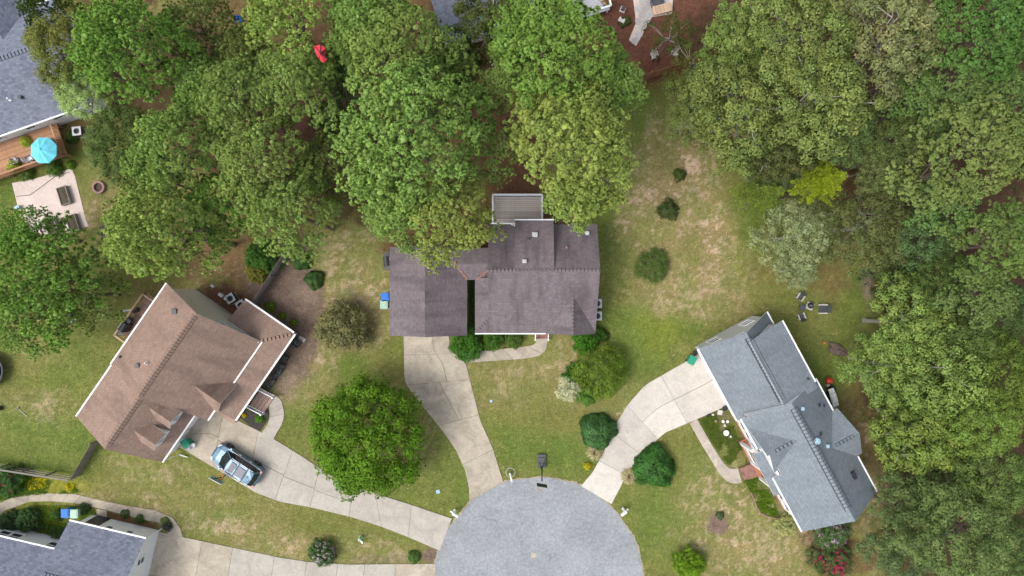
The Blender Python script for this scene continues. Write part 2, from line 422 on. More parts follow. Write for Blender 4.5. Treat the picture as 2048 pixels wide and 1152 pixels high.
# (colour, cx, cy, rx, ry, rotation deg, strength) in photo pixels
BL = [
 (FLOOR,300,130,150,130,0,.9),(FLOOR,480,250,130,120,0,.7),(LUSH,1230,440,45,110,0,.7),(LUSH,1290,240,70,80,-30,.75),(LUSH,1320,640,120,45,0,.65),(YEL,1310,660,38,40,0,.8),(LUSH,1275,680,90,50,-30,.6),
 (YEL,1475,525,10,45,-8,.6),(LUSH,1500,440,30,90,0,.6),(LUSH,1300,730,60,40,0,.4),(LUSH,1650,640,90,60,30,.45),(LUSH,1640,740,60,50,40,.7),(LUSH,1720,590,30,50,0,.6),
 (LUSH,1330,1040,75,90,-25,.85),(LUSH,1430,960,60,80,-30,.6),(LUSH,1075,895,95,40,10,.8),(LUSH,1135,930,50,40,0,.6),(LUSH,700,745,45,25,0,.8),
 (LUSH,595,830,30,40,20,.6),(LUSH,880,900,60,60,40,.35),(LUSH,830,1040,60,20,15,.5),(LUSH,925,990,20,60,0,.6),(LUSH,780,980,60,40,10,.4),(LUSH,100,880,120,60,10,.75),(LUSH,60,830,60,30,0,.6),
 (LUSH,180,700,80,80,40,.5),(LUSH,120,760,90,50,0,.4),(LUSH,15,390,30,40,0,.9),(LUSH,160,330,30,60,0,.55),(LUSH,60,950,90,30,5,.8),(LUSH,20,970,40,40,0,.8),
 (LUSH,570,470,0,0,0,0),(LUSH,700,560,30,40,0,.4),(LUSH,720,520,30,20,0,.5),(LUSH,430,1040,60,30,10,.45),(LUSH,1040,780,50,25,0,.35),(LUSH,1420,1120,60,40,0,.3),
 (YEL,90,965,70,18,8,.8),(YEL,145,975,35,16,0,.8),(YEL,60,1040,90,40,10,.6),(LUSH,90,1050,90,30,10,.7),
 (DRY,1360,330,60,120,8,.75),(DRY,1300,440,60,90,0,.6),(DRY,1430,470,30,90,-6,.8),(DRY,1440,560,60,60,0,.45),(DRY,1390,600,90,30,0,.5),(DRY,1340,560,70,60,0,.4),
 (DRY,700,530,60,90,10,.7),(DRY,740,590,50,70,0,.7),(DRY,640,620,40,90,10,.6),(DRY,640,720,30,70,30,.7),(DRY,1140,700,30,50,0,.6),(DRY,1130,760,50,50,0,.55),(DRY,1245,830,70,40,-35,.5),
 (DRY,1010,760,90,50,0,.4),(DRY,800,880,60,60,0,.4),(DRY,300,1010,100,22,14,.7),(DRY,420,1050,120,26,8,.75),(DRY,560,1090,110,26,5,.7),(DRY,700,1100,120,26,3,.6),(DRY,70,810,60,30,0,.45),
 (DRY,1480,1060,120,90,20,.55),(DRY,1580,1080,70,60,0,.6),(DRY,1740,950,50,130,-10,.5),(DRY,200,430,40,70,0,.55),(DRY,340,960,120,30,14,.45),(DRY,430,560,50,40,20,.5),(DRY,1470,250,30,40,0,.4),(DRY,330,600,40,20,0,.4),
 (BROWNG,450,500,90,55,20,.85),(BROWNG,450,560,80,45,20,.75),(BROWNG,1760,900,60,120,-10,.5),(BROWNG,1720,800,40,60,0,.5),(BROWNG,300,590,60,25,20,.4),(BROWNG,1600,560,90,20,10,.4),(BROWNG,1665,520,30,60,0,.5),(BROWNG,200,150,60,120,0,.6),(BROWNG,450,15,70,60,0,.8),
 (MULG,570,560,60,60,20,.95),(MULG,600,620,45,80,10,.9),(MULG,555,600,60,50,30,.9),(MULG,590,690,40,60,30,.8),(MULG,575,745,35,40,30,.75),(MULG,1737,565,13,38,0,.9),(DIRT,1737,580,8,26,0,.5),
 (MULG,1436,1046,17,24,0,.95),(MULG,880,1112,35,14,0,.9),(MULG,780,1118,90,12,-3,.3),(DIRT,560,760,30,26,30,.6),(DIRT,610,590,25,14,30,.4),
 (MULG,700,640,50,55,0,.35),(DRY,740,650,30,40,0,.6),
 (MULR,960,230,60,90,0,.95),(MULR,890,470,110,60,0,.95),(MULR,1030,330,60,120,0,.9),(MULR,1110,425,40,40,0,.9),(DRY,1135,432,30,14,10,.8),(MULR,1340,70,150,85,-10,1),(MULR,1420,40,130,90,0,1),
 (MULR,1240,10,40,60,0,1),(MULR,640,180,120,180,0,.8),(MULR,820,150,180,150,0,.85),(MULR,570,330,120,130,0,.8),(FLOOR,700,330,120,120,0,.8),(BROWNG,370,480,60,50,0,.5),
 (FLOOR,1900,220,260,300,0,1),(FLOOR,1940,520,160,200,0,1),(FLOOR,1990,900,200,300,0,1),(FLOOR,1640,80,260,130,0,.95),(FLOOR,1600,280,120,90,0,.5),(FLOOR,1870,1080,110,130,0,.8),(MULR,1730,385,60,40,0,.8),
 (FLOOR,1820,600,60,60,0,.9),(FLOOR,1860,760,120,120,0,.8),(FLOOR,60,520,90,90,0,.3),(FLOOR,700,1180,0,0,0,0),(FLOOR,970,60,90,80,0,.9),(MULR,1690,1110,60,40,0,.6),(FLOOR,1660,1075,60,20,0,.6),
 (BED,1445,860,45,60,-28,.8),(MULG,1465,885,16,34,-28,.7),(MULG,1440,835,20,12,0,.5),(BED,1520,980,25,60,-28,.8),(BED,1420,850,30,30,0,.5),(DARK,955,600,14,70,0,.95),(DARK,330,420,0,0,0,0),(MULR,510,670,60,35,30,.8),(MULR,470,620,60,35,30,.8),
 (BED,210,1040,60,16,14,.3),(MULR,260,1042,60,10,14,.8),(MULR,100,1060,110,10,14,.5),(BROWNG,140,270,30,25,0,.8),(BROWNG,190,260,40,30,0,.8),(BED,40,358,60,12,-12,.8),(BED,110,330,40,12,-14,.8),
]
fine = .16
xs = np.concatenate([[-420,-260,-160,-100,-75,-62], np.arange(-54, 54.01, fine), [62,75,100,160,260,420]])
ys = np.concatenate([[-420,-260,-160,-100,-70,-48], np.arange(-34, 34.01, fine), [48,70,100,160,260,420]])
X, Y = np.meshgrid(xs, ys, indexing='ij')
col = np.zeros(X.shape + (3,)); col[:] = OLIVE
big = fbm(X, Y, 5.0, 3, 4)[..., None]; med = fbm(X, Y, 1.1, 33, 4)[..., None]; sml = fbm(X, Y, .42, 77, 2)[..., None]
col = col + (np.array(LUSH) - col) * smooth(.50, .70, big) * .3
col = col + (np.array(DRY) - col) * smooth(.50, .30, big) * .28
thatch_w = np.zeros(X.shape)
wx = fbm(X, Y, 2.2, 91, 4) - .5; wy = fbm(X, Y, 2.2, 191, 4) - .5
for c, cx, cy, rx, ry, rot, st in BL:
    if rx == 0: continue
    p = P(cx, cy); rx_, ry_ = rx / 22.5, ry / 22.5; a = -math.radians(rot)
    dx = X - p.x + wx * min(3.0, rx_ * 1.0); dy = Y - p.y + wy * min(3.0, ry_ * 1.0)
    u_ = (dx*math.cos(a) + dy*math.sin(a)) / rx_; v_ = (-dx*math.sin(a) + dy*math.cos(a)) / ry_
    q = np.sqrt(u_*u_ + v_*v_)
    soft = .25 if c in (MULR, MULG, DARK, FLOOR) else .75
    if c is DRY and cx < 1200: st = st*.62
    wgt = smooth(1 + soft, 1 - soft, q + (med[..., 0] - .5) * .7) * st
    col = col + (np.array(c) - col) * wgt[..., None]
    if c is DRY: thatch_w = np.maximum(thatch_w, wgt)
    elif c in (LUSH, MULR, MULG, FLOOR, DARK): thatch_w = thatch_w * (1 - wgt)
hi = smooth(.535, .62, fbm(X, Y, .34, 400, 2)[..., None] * .6 + fbm(X, Y, 2.4, 410, 3)[..., None] * .4)
col = col + (np.array(THATCH) - col) * hi * np.clip(thatch_w[..., None] * 1.25, 0, 1) * .75
gp = smooth(.52, .62, fbm(X, Y, 1.6, 500, 3)[..., None])
col = col + (np.array(LUSH) * 1.1 - col) * gp * (thatch_w[..., None] > .2) * .35
col = col * (.86 + .28 * sml) * (.9 + .2 * med)
fl = rs.rand(*X.shape)[..., None]
col = col + (np.array((.40, .31, .17)) - col) * (fl > .99) * .35 * (col.sum(-1, keepdims=True) > .25)
nx, ny = X.shape
Z = (fbm(X, Y, .5, 900, 2) - .5) * .03 - .015
inner = (np.abs(X) < 54) & (np.abs(Y) < 34)
Z = np.where(inner, Z, -.02)
V = np.stack([X, Y, Z], -1).reshape(-1, 3)
idx = np.arange(nx * ny).reshape(nx, ny)
F = np.stack([idx[:-1, :-1], idx[1:, :-1], idx[1:, 1:], idx[:-1, 1:]], -1).reshape(-1, 4)

def np_mesh(name, V, F, mat, vcol=None, parent=None, kind=None, smooth_=False, mats=None, mi=None, nrm=None):
    me = bpy.data.meshes.new(name); k = F.shape[1]
    me.vertices.add(len(V)); me.vertices.foreach_set('co', V.astype(np.float32).ravel())
    me.loops.add(F.size); me.loops.foreach_set('vertex_index', F.astype(np.int32).ravel())
    me.polygons.add(len(F)); me.polygons.foreach_set('loop_start', np.arange(0, F.size, k, dtype=np.int32))
    me.polygons.foreach_set('loop_total', np.full(len(F), k, dtype=np.int32))
    for m in (mats or [mat]): me.materials.append(m)
    if mi is not None: me.polygons.foreach_set('material_index', mi.astype(np.int32))
    if smooth_: me.polygons.foreach_set('use_smooth', np.ones(len(F), dtype=bool))
    me.update(calc_edges=True)
    if vcol is not None:
        a = me.color_attributes.new('Col', 'FLOAT_COLOR', 'POINT')
        c4 = np.ones((len(V), 4), dtype=np.float32); c4[:, :3] = vcol
        a.data.foreach_set('color', c4.ravel())
    if nrm is not None or (vcol is not None and name != 'ground'):
        a = me.attributes.new('Nrm', 'FLOAT_VECTOR', 'POINT')
        if nrm is None: nrm = np.tile(np.array([0, 0, 1.0]), (len(V), 1))
        a.data.foreach_set('vector', nrm.astype(np.float32).ravel())
    o = bpy.data.objects.new(name, me); S.collection.objects.link(o)
    if parent is not None: o.parent = parent
    if kind: o['kind'] = kind
    return o
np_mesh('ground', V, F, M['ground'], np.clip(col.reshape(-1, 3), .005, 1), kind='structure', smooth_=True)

# ------------------------------------------------------------------ asphalt turning circle and the road that leaves it
def px_poly(pts, z=0.0): return [P(a, b, z) for a, b in pts]
cc = P(1077, 1163); RAD = 9.25
def circle_pts(R0, jag, sd, n=260):
    rj = random.Random(sd); pts = []
    for i in range(n + 1):
        a = math.radians(-62 + 304 * i / n)
        r = R0 * (1 + .005 * math.sin(a*7) + .004 * math.sin(a*17 + 1)) + rj.uniform(-jag, jag)
        pts.append((cc.x + r * math.cos(a), cc.y + r * math.sin(a)))
    w_ = 4.3 + (R0 - RAD)
    return pts + [(cc.x - w_, cc.y - 14), (cc.x - w_, cc.y - 110), (cc.x + w_, cc.y - 110), (cc.x + w_, cc.y - 14)]
mb = MB(); mb.prism(circle_pts(RAD, .035, 5), -.08, .03); road = mb.build('asphalt_road', M['asphalt'], kind='structure')
mb = MB(); mb.prism(circle_pts(RAD + .13, .07, 8), -.08, .018); mb.build('road_edge', M['edge'], kind='structure')

def arclen(pts):
    L = [0.0]
    for a, b in zip(pts, pts[1:]): L.append(L[-1] + math.hypot(b[0]-a[0], b[1]-a[1]))
    return [l / L[-1] for l in L]
def at(pts, L, t):
    for i in range(len(L) - 1):
        if t <= L[i+1] + 1e-9:
            f = (t - L[i]) / max(1e-9, L[i+1] - L[i]); a, b = pts[i], pts[i+1]
            return (a[0] + (b[0]-a[0])*f, a[1] + (b[1]-a[1])*f)
    return pts[-1]
def lerp(a, b, t): return (a[0] + (b[0]-a[0])*t, a[1] + (b[1]-a[1])*t)
PAVE = []
def strip(root, left, right, cuts, mat, z=.045, mids=None, matf=None, gap=.012, name='slab'):
    """concrete laid between two edge lines (photo pixels on the ground), cut crosswise at `cuts` and lengthwise where mids says so"""
    Lc, Rc = [tuple(P(*p).xy) for p in left], [tuple(P(*p).xy) for p in right]
    LL, LR = arclen(Lc), arclen(Rc); n = 0; PAVE.append(Lc + Rc[::-1])
    tot = sum(math.hypot(b[0]-a[0], b[1]-a[1]) for a, b in zip(Lc, Lc[1:]))
    for i in range(len(cuts) - 1):
        c0, c1 = cuts[i], cuts[i+1]
        a0 = c0 if isinstance(c0, tuple) else (c0, c0); a1 = c1 if isinstance(c1, tuple) else (c1, c1)
        g = gap / tot
        lt = [a0[0] + g + (a1[0] - a0[0] - 2*g) * k / 6 for k in range(7)]
        rt = [a0[1] + g + (a1[1] - a0[1] - 2*g) * k / 6 for k in range(7)]
        ls = [at(Lc, LL, t) for t in lt]; rr = [at(Rc, LR, t) for t in rt]
        sp = mids[i] if mids else None
        cols = [(0, 1)] if not sp else [(0, sp - .004), (sp + .004, 1)]
        for s0, s1 in cols:
            b = MB(); zz = z + rnd.uniform(-.004, .004)
            e0 = [lerp(p, q, s0) for p, q in zip(ls, rr)]; e1 = [lerp(p, q, s1) for p, q in zip(ls, rr)]
            for k in range(6):
                b.poly([(*e0[k], zz), (*e1[k], zz), (*e1[k+1], zz), (*e0[k+1], zz)])
            ring = e0 + list(reversed(e1))
            for k in range(len(ring)):
                p, q = ring[k], ring[(k+1) % len(ring)]
                b.poly([(*p, zz), (*q, zz), (*q, -.08), (*p, -.08)])
            b.build(name, matf(i) if matf else mat, root); n += 1
def surf(name, label=None):
    o = bpy.data.objects.new(name, None); S.collection.objects.link(o); o['kind'] = 'structure'
    return o

dw = surf('driveway')
strip(dw, [(807,660),(808,700),(809,757),(816,775),(860,830),(890,868),(912,900),(930,940),(938,975),(939,1003)],
      [(897,660),(900,700),(931,725),(941,765),(960,840),(985,895),(1006,962)],
      [0,(.13,.16),(.29,.35),(.56,.57),(.80,.80),1.0], M['conc_tan'], mids=[.64,.64,.52,None,None])
wk = surf('walkway')
strip(wk, [(925,706),(1000,698),(1045,694),(1066,690),(1073,684),(1073,668)],
      [(932,725),(1000,721),(1050,717),(1078,712),(1092,700),(1095,684),(1095,668)], [0,.16,.34,.48,.62,.78,1.0], M['conc_tan'])
dw2 = surf('driveway')
strip(dw2, [(1398,706),(1388,714),(1330,747),(1290,770),(1255,810),(1225,860),(1207,905),(1185,945),(1162,972)],
      [(1458,806),(1450,813),(1385,842),(1330,865),(1285,905),(1255,945),(1240,975),(1223,1008)],
      [0,(.24,.29),(.49,.50),(.66,.64),(.83,.80),1.0], M['conc_light'], mids=[.5,.5,None,None,None])
wk2 = surf('walkway')
strip(wk2, [(1379,846),(1400,884),(1425,925),(1440,950),(1455,964),(1470,968),(1484,965)],
      [(1394,838),(1420,884),(1440,916),(1450,930),(1460,937),(1468,938),(1476,936)], [0,.3,.62,1.0], M['conc_old'])
dw3 = surf('driveway')
strip(dw3, [(372,872),(389,833),(430,818),(470,838),(540,873),(600,910),(660,950),(700,967),(760,990),(830,1012),(904,1037)],
      [(352,892),(365,897),(420,930),(470,960),(512,985),(560,1003),(625,1015),(700,1033),(760,1052),(812,1072),(880,1101)],
      [(0,0),(.17,.15),(.30,.29),(.43,.395),(.535,.52),(.66,.66),(.735,.78),(.86,.88),1.0], M['conc_grey'], mids=[.45,.5,.5,.52,.55,None,None,None],
      matf=lambda i: M['conc_tan'] if i < 2 else M['conc_grey'])
wk3 = surf('walkway')
strip(wk3, [(524,796),(538,812),(541,832),(534,852),(524,864),(520,880)], [(546,786),(563,800),(569,825),(566,845),(556,862),(543,884)], [0,.45,1.0], M['conc_grey'], z=.05)
dw4 = surf('driveway')
strip(dw4, [(310,1062),(366,1074),(480,1098),(560,1115),(620,1124),(700,1129),(872,1127)],
      [(282,1200),(340,1212),(450,1230),(540,1240),(620,1236),(700,1232),(862,1226)],
      [0,.17,.28,.43,.545,.655,.75,.86,1.0], M['conc_grey'], mids=[.62,.6,None,None,None,None,None,None],
      matf=lambda i: M['conc_tan'] if i < 2 or i == 7 else M['conc_grey'])
wk4 = surf('walkway')
strip(wk4, [(-60,1055),(-20,1020),(0,1006),(30,993),(75,986),(150,988),(200,1000),(262,1013),(310,1020),(345,1035),(360,1055),(366,1074)],
      [(-40,1075),(-10,1040),(10,1021),(60,1003),(100,1002),(150,1006),(194,1015),(240,1027),(293,1040),(320,1045),(331,1055),(337,1068)],
      [0,.1,.18,.235,.29,.345,.4,.455,.51,.565,.62,.67,.73,.785,.84,.92,1.0], M['conc_tan'])
strip(wk4, [(194,1017),(194,1040)], [(214,1021),(214,1044)], [0,1.0], M['conc_tan'])
pt = surf('stone_path')   # flagstone path and patio at the top
rp = random.Random(4)
stones = []
def flag(poly_px, cell=15):
    xs_ = [p[0] for p in poly_px]; ys_ = [p[1] for p in poly_px]
    def inside(x, y):
        c = False; n = len(poly_px)
        for i in range(n):
            (x1, y1), (x2, y2) = poly_px[i], poly_px[(i+1) % n]
            if (y1 > y) != (y2 > y) and x < (x2-x1)*(y-y1)/(y2-y1)+x1: c = not c
        return c
    y = min(ys_); row = 0
    while y < max(ys_):
        x = min(xs_) + (row % 2) * cell * .5
        while x < max(xs_):
            if inside(x, y):
                n = 6; b = MB()
                q = [P(x + cell*.53*(.88+.2*rp.random())*math.cos(2*math.pi*k/n+.3), y + cell*.50*(.88+.2*rp.random())*math.sin(2*math.pi*k/n+.3)).xy for k in range(n)]
                b.prism(q, -.05, .05 + rp.uniform(-.01, .01)); b.build('stone', M['paver'], pt)
            x += cell
        y += cell * .86; row += 1
flag([(1262,-60),(1272,10),(1274,45),(1262,78),(1272,88),(1286,60),(1300,32),(1340,26),(1346,-60)])
mb = MB(); mb.prism([P(*p).xy for p in [(1256,-60),(1268,10),(1272,45),(1258,80),(1272,92),(1290,60),(1304,34),(1344,28),(1350,-60)]], -.05, .012)
mb.build('path_bed', M['gravel'], pt)
gv = MB(); gv.prism([P(*p).xy for p in [(24,366),(60,360),(143,337),(150,352),(162,400),(172,440),(178,452),(120,470),(70,470),(40,430)]], -.05, .02)
gv.build('gravel_patio', M['gravel'], kind='structure')
mc = P(1067, 1111)
mb = MB(); mb.lathe([(0,.038),(.22,.038),(.27,.02)][::-1], (mc.x, mc.y, 0), 18); tag(mb.build('manhole_cover', M['conc_tan']), 'pale round cover patched into the asphalt of the turning circle', 'manhole cover')
# ------------------------------------------------------------------ houses
class Frame:
    def __init__(s, u, v): s.u = Vector((u[0], u[1], 0)).normalized(); s.v = Vector((v[0], v[1], 0)).normalized()
    def __call__(s, u, v, z=0.0): return s.u * u + s.v * v + Vector((0, 0, z))

def roof_uv(pts):
    pts = [Vector(p) for p in pts]
    n = Vector((0, 0, 0))
    for i in range(1, len(pts) - 1): n += (pts[i] - pts[0]).cross(pts[i+1] - pts[0])
    if n.z < 0: pts.reverse(); n = -n
    n.normalize(); up = Vector((0, 0, 1)) - n * n.z
    if up.length < 1e-3: up = Vector((0, 1, 0))
    up.normalize(); h = up.cross(n)
    return pts, [(p.dot(h) + 50, p.dot(up) + 50) for p in pts]

def add_plane(mb, pts, th=.12):
    pts, uv = roof_uv(pts); mb.poly(pts, 0, uv)
    lo = [p - Vector((0, 0, th)) for p in pts]
    mb.poly(list(reversed(lo)), 1)
    for i in range(len(pts)):
        j = (i + 1) % len(pts); mb.poly([lo[i], lo[j], pts[j], pts[i]], 1)

def roof(root, planes, mat, th=.13):
    mb = MB()
    for p in planes: add_plane(mb, p, th)
    return mb.build('roof', [mat, M['white']], root)

def ridge_caps(root, rf, a, b, na, nb, mat, wd=.24, step=.30):
    """a row of capping shingles along ridge a-b; na / nb are points down either slope"""
    dark = {M['shing_c']: M['cap_c'], M['shing_b']: M['cap_b'], M['shing_r']: M['cap_r'], M['shing_g']: M['cap_g']}.get(mat, mat)
    a, b = Vector(a), Vector(b); L = (b - a).length; n = max(1, int(L / step)); d = (b - a).normalized()
    def side(q):
        r = (Vector(q) - a); r = r - d * r.dot(d); return r.normalized() * wd
    s1, s2 = side(na), side(nb); up = Vector((0, 0, 1))
    us = MB()
    for s in (s1, s2):
        us.poly([a + up*.012, b + up*.012, b + s*1.13 + up*.012, a + s*1.13 + up*.012], 0, [(0, 0), (.12, 0), (.12, .1), (0, .1)])
    us.build('ridge_underlay', dark, rf)
    m = MB(); h = step * .38
    for s in (s1, s2):
        p0, p1 = -d*h + up*.03, d*h + up*.085
        m.poly([p0, p1, p1 + s, p0 + s], 0, [(0, 0), (.12, 0), (.12, .1), (0, .1)])
        m.poly([p1, p1 - up*.09, p1 + s - up*.10, p1 + s], 0)
        m.poly([p0 + s, p1 + s, p1 + s - up*.05, p0 + s - up*.05], 0)
        m.poly([p0, p0 + s, p0 + s - up*.04, p0 - up*.04], 0)
    src = None; base = root_loc(rf)
    for i in range(n):
        c = a + (b - a) * ((i + .5) / n) - base
        if src is None:
            src = m.build('ridge_cap', mat, rf, world=False); src.location = c
        else: inst(src, 'ridge_cap', rf, c)

def gutter(root, a, b, out, w_=.12):
    a, b = Vector(a), Vector(b); o = Vector(out).normalized() * (w_ / 2 + .003); m = MB()
    m.bar(a + o + Vector((0,0,-.06)), b + o + Vector((0,0,-.06)), w_, .12)
    return m.build('gutter', M['white'], root)

def wall(root, pts, mat, name='wall', inward=None, th=.16):
    """vertical wall slab from a polygon; thickness goes inward"""
    m = MB(); pts = [Vector(p) for p in pts]; iw = Vector(inward).normalized() * th
    m.poly(pts); back = [p + iw for p in pts]; m.poly(list(reversed(back)))
    for i in range(len(pts)):
        j = (i + 1) % len(pts); m.poly([pts[j], pts[i], back[i], back[j]])
    return m.build(name, mat, root)

def window(root, c, hdir, nrm, wd, hg, glass='glass', mull=True):
    """framed window standing 4 cm proud of the wall; c = centre point on the wall face"""
    c = Vector(c); h = Vector(hdir).normalized(); n = Vector(nrm).normalized(); z = Vector((0, 0, 1)); m = MB(); t = .09
    cc_ = c + n * .03
    m.box(cc_ + z*(hg/2 + t/2), h*(wd/2 + t), z*t/2, n*.035); m.box(cc_ - z*(hg/2 + t/2), h*(wd/2 + t + .03), z*t/2, n*.055)
    m.box(cc_ + h*(wd/2 + t/2), h*t/2, z*hg/2, n*.035); m.box(cc_ - h*(wd/2 + t/2), h*t/2, z*hg/2, n*.035)
    if mull: m.box(cc_, h*wd/2, z*.03, n*.03)
    f = m.build('window', M['white'], root)
    g = MB(); g.box(c + n*.012, h*wd/2, z*hg/2, n*.01); g.build('pane', M[glass], f)
    return f

def vent_box(root, p, s=.30, mat='white', hh=.22):
    m = MB(); p = Vector(p); m.box(p + Vector((0,0,hh/2)), (s/2,0,0), (0,s/2,0), (0,0,hh/2)); m.box(p + Vector((0,0,hh + .03)), (s*.62,0,0), (0,s*.62,0), (0,0,.03))
    m.box(p + Vector((0,0,.01)), (s*.8,0,0), (0,s*.8,0), (0,0,.015)); return m.build('roof_vent', M[mat], root)
def vent_pipe(root, p, r=.06, hh=.4, mat='dkgrey'):
    m = MB(); m.lathe([(r*2.6,-.06),(r*2.2,.03),(r*1.1,.08),(r,.1),(r,hh),(r*.7,hh)], Vector(p), 10); return m.build('vent_pipe', M[mat], root)

def gable(root, F, u0, u1, vf, vr, vb, zf, zr, zb, mat, wmat, caps=True, o_e=.38, o_g=.28, gut=True, base=0.0, cap_mat=None, walls='fb01'):
    """gabled block in frame F: ridge along u, front eave vf, back eave vb"""
    pl = [[F(u0,vr,zr), F(u1,vr,zr), F(u1,vf,zf), F(u0,vf,zf)], [F(u0,vr,zr), F(u1,vr,zr), F(u1,vb,zb), F(u0,vb,zb)]]
    rf = roof(root, pl, mat)
    if caps: ridge_caps(root, rf, F(u0+.15,vr,zr), F(u1-.15,vr,zr), F(u0+.15,vf,zf), F(u0+.15,vb,zb), cap_mat or mat)
    sf = 1 if vf > vb else -1
    wf, wb = vf - sf*o_e, vb + sf*o_e
    zz = lambda v: ((zf + (zr-zf)*(vf-v)/(vf-vr)) if (v-vr)*sf > 0 else (zb + (zr-zb)*(vb-v)/(vb-vr))) - .14
    a0, a1 = u0 + o_g, u1 - o_g
    if 'f' in walls: wall(root, [F(a0,wf,base), F(a1,wf,base), F(a1,wf,zz(wf)), F(a0,wf,zz(wf))], wmat, inward=-F.v*sf)
    if 'b' in walls: wall(root, [F(a0,wb,base), F(a1,wb,base), F(a1,wb,zz(wb)), F(a0,wb,zz(wb))], wmat, inward=F.v*sf)
    for tg, uu, s in (('0', a0, 1), ('1', a1, -1)):
        if tg in walls:
            e1, e2 = wf - sf*.17, wb + sf*.17
            wall(root, [F(uu,e1,base), F(uu,e2,base), F(uu,e2,zz(e2)), F(uu,vr,zr-.14), F(uu,e1,zz(e1))], wmat, inward=F.u*s)
    if gut:
        gutter(root, F(u0,vf,zf), F(u1,vf,zf), F.v*sf); gutter(root, F(u0,vb,zb), F(u1,vb,zb), -F.v*sf)
    return rf

# ---- central house -------------------------------------------------
W = Frame((1,0), (0,1))
hc = thing('house', (2.0, 0.0, 0), 'violet-grey shingled house with attached garage and brick entry steps in the middle of the photo', 'house')
G = Frame((0,1), (-1,0))
gable(hc, G, -4.02, 3.45, 10.36, 7.12, 3.81, 2.9, 4.8, 2.9, M['shing_c'], M['side_w'], gut=False, caps=False)
rfc = roof(hc, [
 [W(-1.93,1.44,6.1), W(-1.93,-2.54,3.67), W(-3.13,-3.81,2.9), W(7.05,-3.81,2.9), W(7.05,1.44,6.1)],
 [W(-3.13,-3.81,2.9), W(-1.93,-2.54,3.67), W(-1.93,.85,3.67), W(-3.13,.85,2.9)],
 [W(-1.93,1.44,6.1), W(7.05,1.44,6.1), W(7.10,5.32,3.73), W(-1.93,5.32,3.73)],
 [W(.25,1.30,6.14), W(3.38,1.30,6.14), W(3.38,5.50,5.15), W(.25,5.50,5.15)],
 [W(5.03,-.3,4.82), W(5.03,-3.87,4.82), W(2.90,-3.87,2.88), W(2.90,-.9,2.88)],
 [W(5.03,-.3,4.82), W(5.03,-3.87,4.82), W(6.98,-3.87,3.02), W(6.98,-.9,3.02)],
 [W(-5.6,2.03,3.6), W(-1.9,2.03,3.6), W(-1.9,3.40,2.9), W(-5.6,3.40,2.9)],
 [W(-5.6,2.03,3.6), W(-1.9,2.03,3.6), W(-1.9,.70,2.9), W(-5.6,.70,2.9)],
], M['shing_c'])
ridge_caps(hc, rfc, W(-1.8,1.44,6.1), W(7.0,1.44,6.1), W(0,-3.81,2.9), W(0,5.32,3.73), M['shing_c'], .15)
ridge_caps(hc, rfc, W(5.03,-1.0,4.82), W(5.03,-3.8,4.82), W(2.9,-1.5,2.88), W(6.98,-1.5,3.02), M['shing_c'], .14)
ridge_caps(hc, rfc, W(-1.93,-2.54,3.67), W(-3.1,-3.78,2.92), W(-1.5,-3.6,3.0), W(-3,-2.6,3.0), M['shing_c'], .13)
# walls of the main block
for pts, iw in (([(-1.65,-3.45,0),(6.8,-3.45,0),(6.8,-3.45,2.95),(-1.65,-3.45,2.95)], (0,1,0)),
                ([(6.8,-3.28,0),(6.8,4.95,0),(6.8,4.95,3.8),(6.8,1.44,5.92),(6.8,-3.28,3.0)], (-1,0,0)),
                ([(-1.65,4.95,0),(6.8,4.95,0),(6.8,4.95,3.8),(-1.65,4.95,3.8)], (0,-1,0)),
                ([(-1.65,-3.28,0),(-1.65,4.78,0),(-1.65,4.78,3.85),(-1.65,1.44,5.92),(-1.65,-3.28,3.0)], (1,0,0)),
                ([(.3,5.12,3.5),(3.33,5.12,3.5),(3.33,5.12,5.05),(.3,5.12,5.05)], (0,-1,0)),
                ([(.3,1.6,5.9),(.3,5.1,3.7),(.3,5.1,5.06),(.3,1.6,5.9)][:3], (1,0,0)), ([(3.33,1.6,5.9),(3.33,5.1,3.7),(3.33,5.1,5.06)], (-1,0,0)),
                ([(3.1,-3.62,0),(6.8,-3.62,0),(6.8,-3.62,3.0),(5.03,-3.62,4.66),(3.1,-3.62,2.9)], (0,1,0)),
                ([(-5.0,3.0,0),(-1.65,3.0,0),(-1.65,3.0,2.9),(-5.0,3.0,2.9)], (0,-1,0)), ([(-3.9,1.1,0),(-1.65,1.1,0),(-1.65,1.1,2.9),(-3.9,1.1,2.9)], (0,1,0))):
    wall(hc, pts, M['side_w'], inward=iw)
gutter(hc, (-3.13,-3.81,2.9), (2.86,-3.81,2.9), (0,-1,0), .1)
gutter(hc, (-1.93,5.33,3.73), (.22,5.33,3.73), (0,1,0), .1); gutter(hc, (.22,5.50,5.15), (3.40,5.50,5.15), (0,1,0), .1)
for px, pz in ((-2.9, 0), (-.9, 0), (2.0, 0)):
    m = MB(); m.abox(px-.07, px+.07, -3.72, -3.58, 0, 2.8); m.build('porch_post', M['white'], hc)
m = MB(); m.abox(-3.0, 1.95, -3.66, -3.47, 0, .5); m.abox(3.05, 3.1, -3.66, -3.47, 0, .4); m.build('porch_floor', M['conc_tan'], hc)
st = MB()
for k in range(3): st.abox(2.12, 3.1, -4.0 - .16*k - .16, -4.0 - .16*k, 0, .5 - .16*k)
st.abox(2.12, 3.1, -4.0, -3.66, 0, .52)
for k, f in enumerate(st.uv): pass
st.uv = [[(p[0], p[1] + p[2]) for p in [st.v[i] for i in f]] for f in st.f]
st.build('brick_steps', M['brick'], hc)
for x in (2.05, 3.17):
    m = MB(); m.abox(x-.04, x+.04, -4.52, -3.66, .95, 1.03)
    for k in range(5): m.abox(x-.02, x+.02, -4.5 + .2*k, -4.46 + .2*k, 0, .95)
    m.abox(x-.06, x+.06, -4.6, -4.48, 0, 1.15); m.build('stair_rail', M['white'], hc)
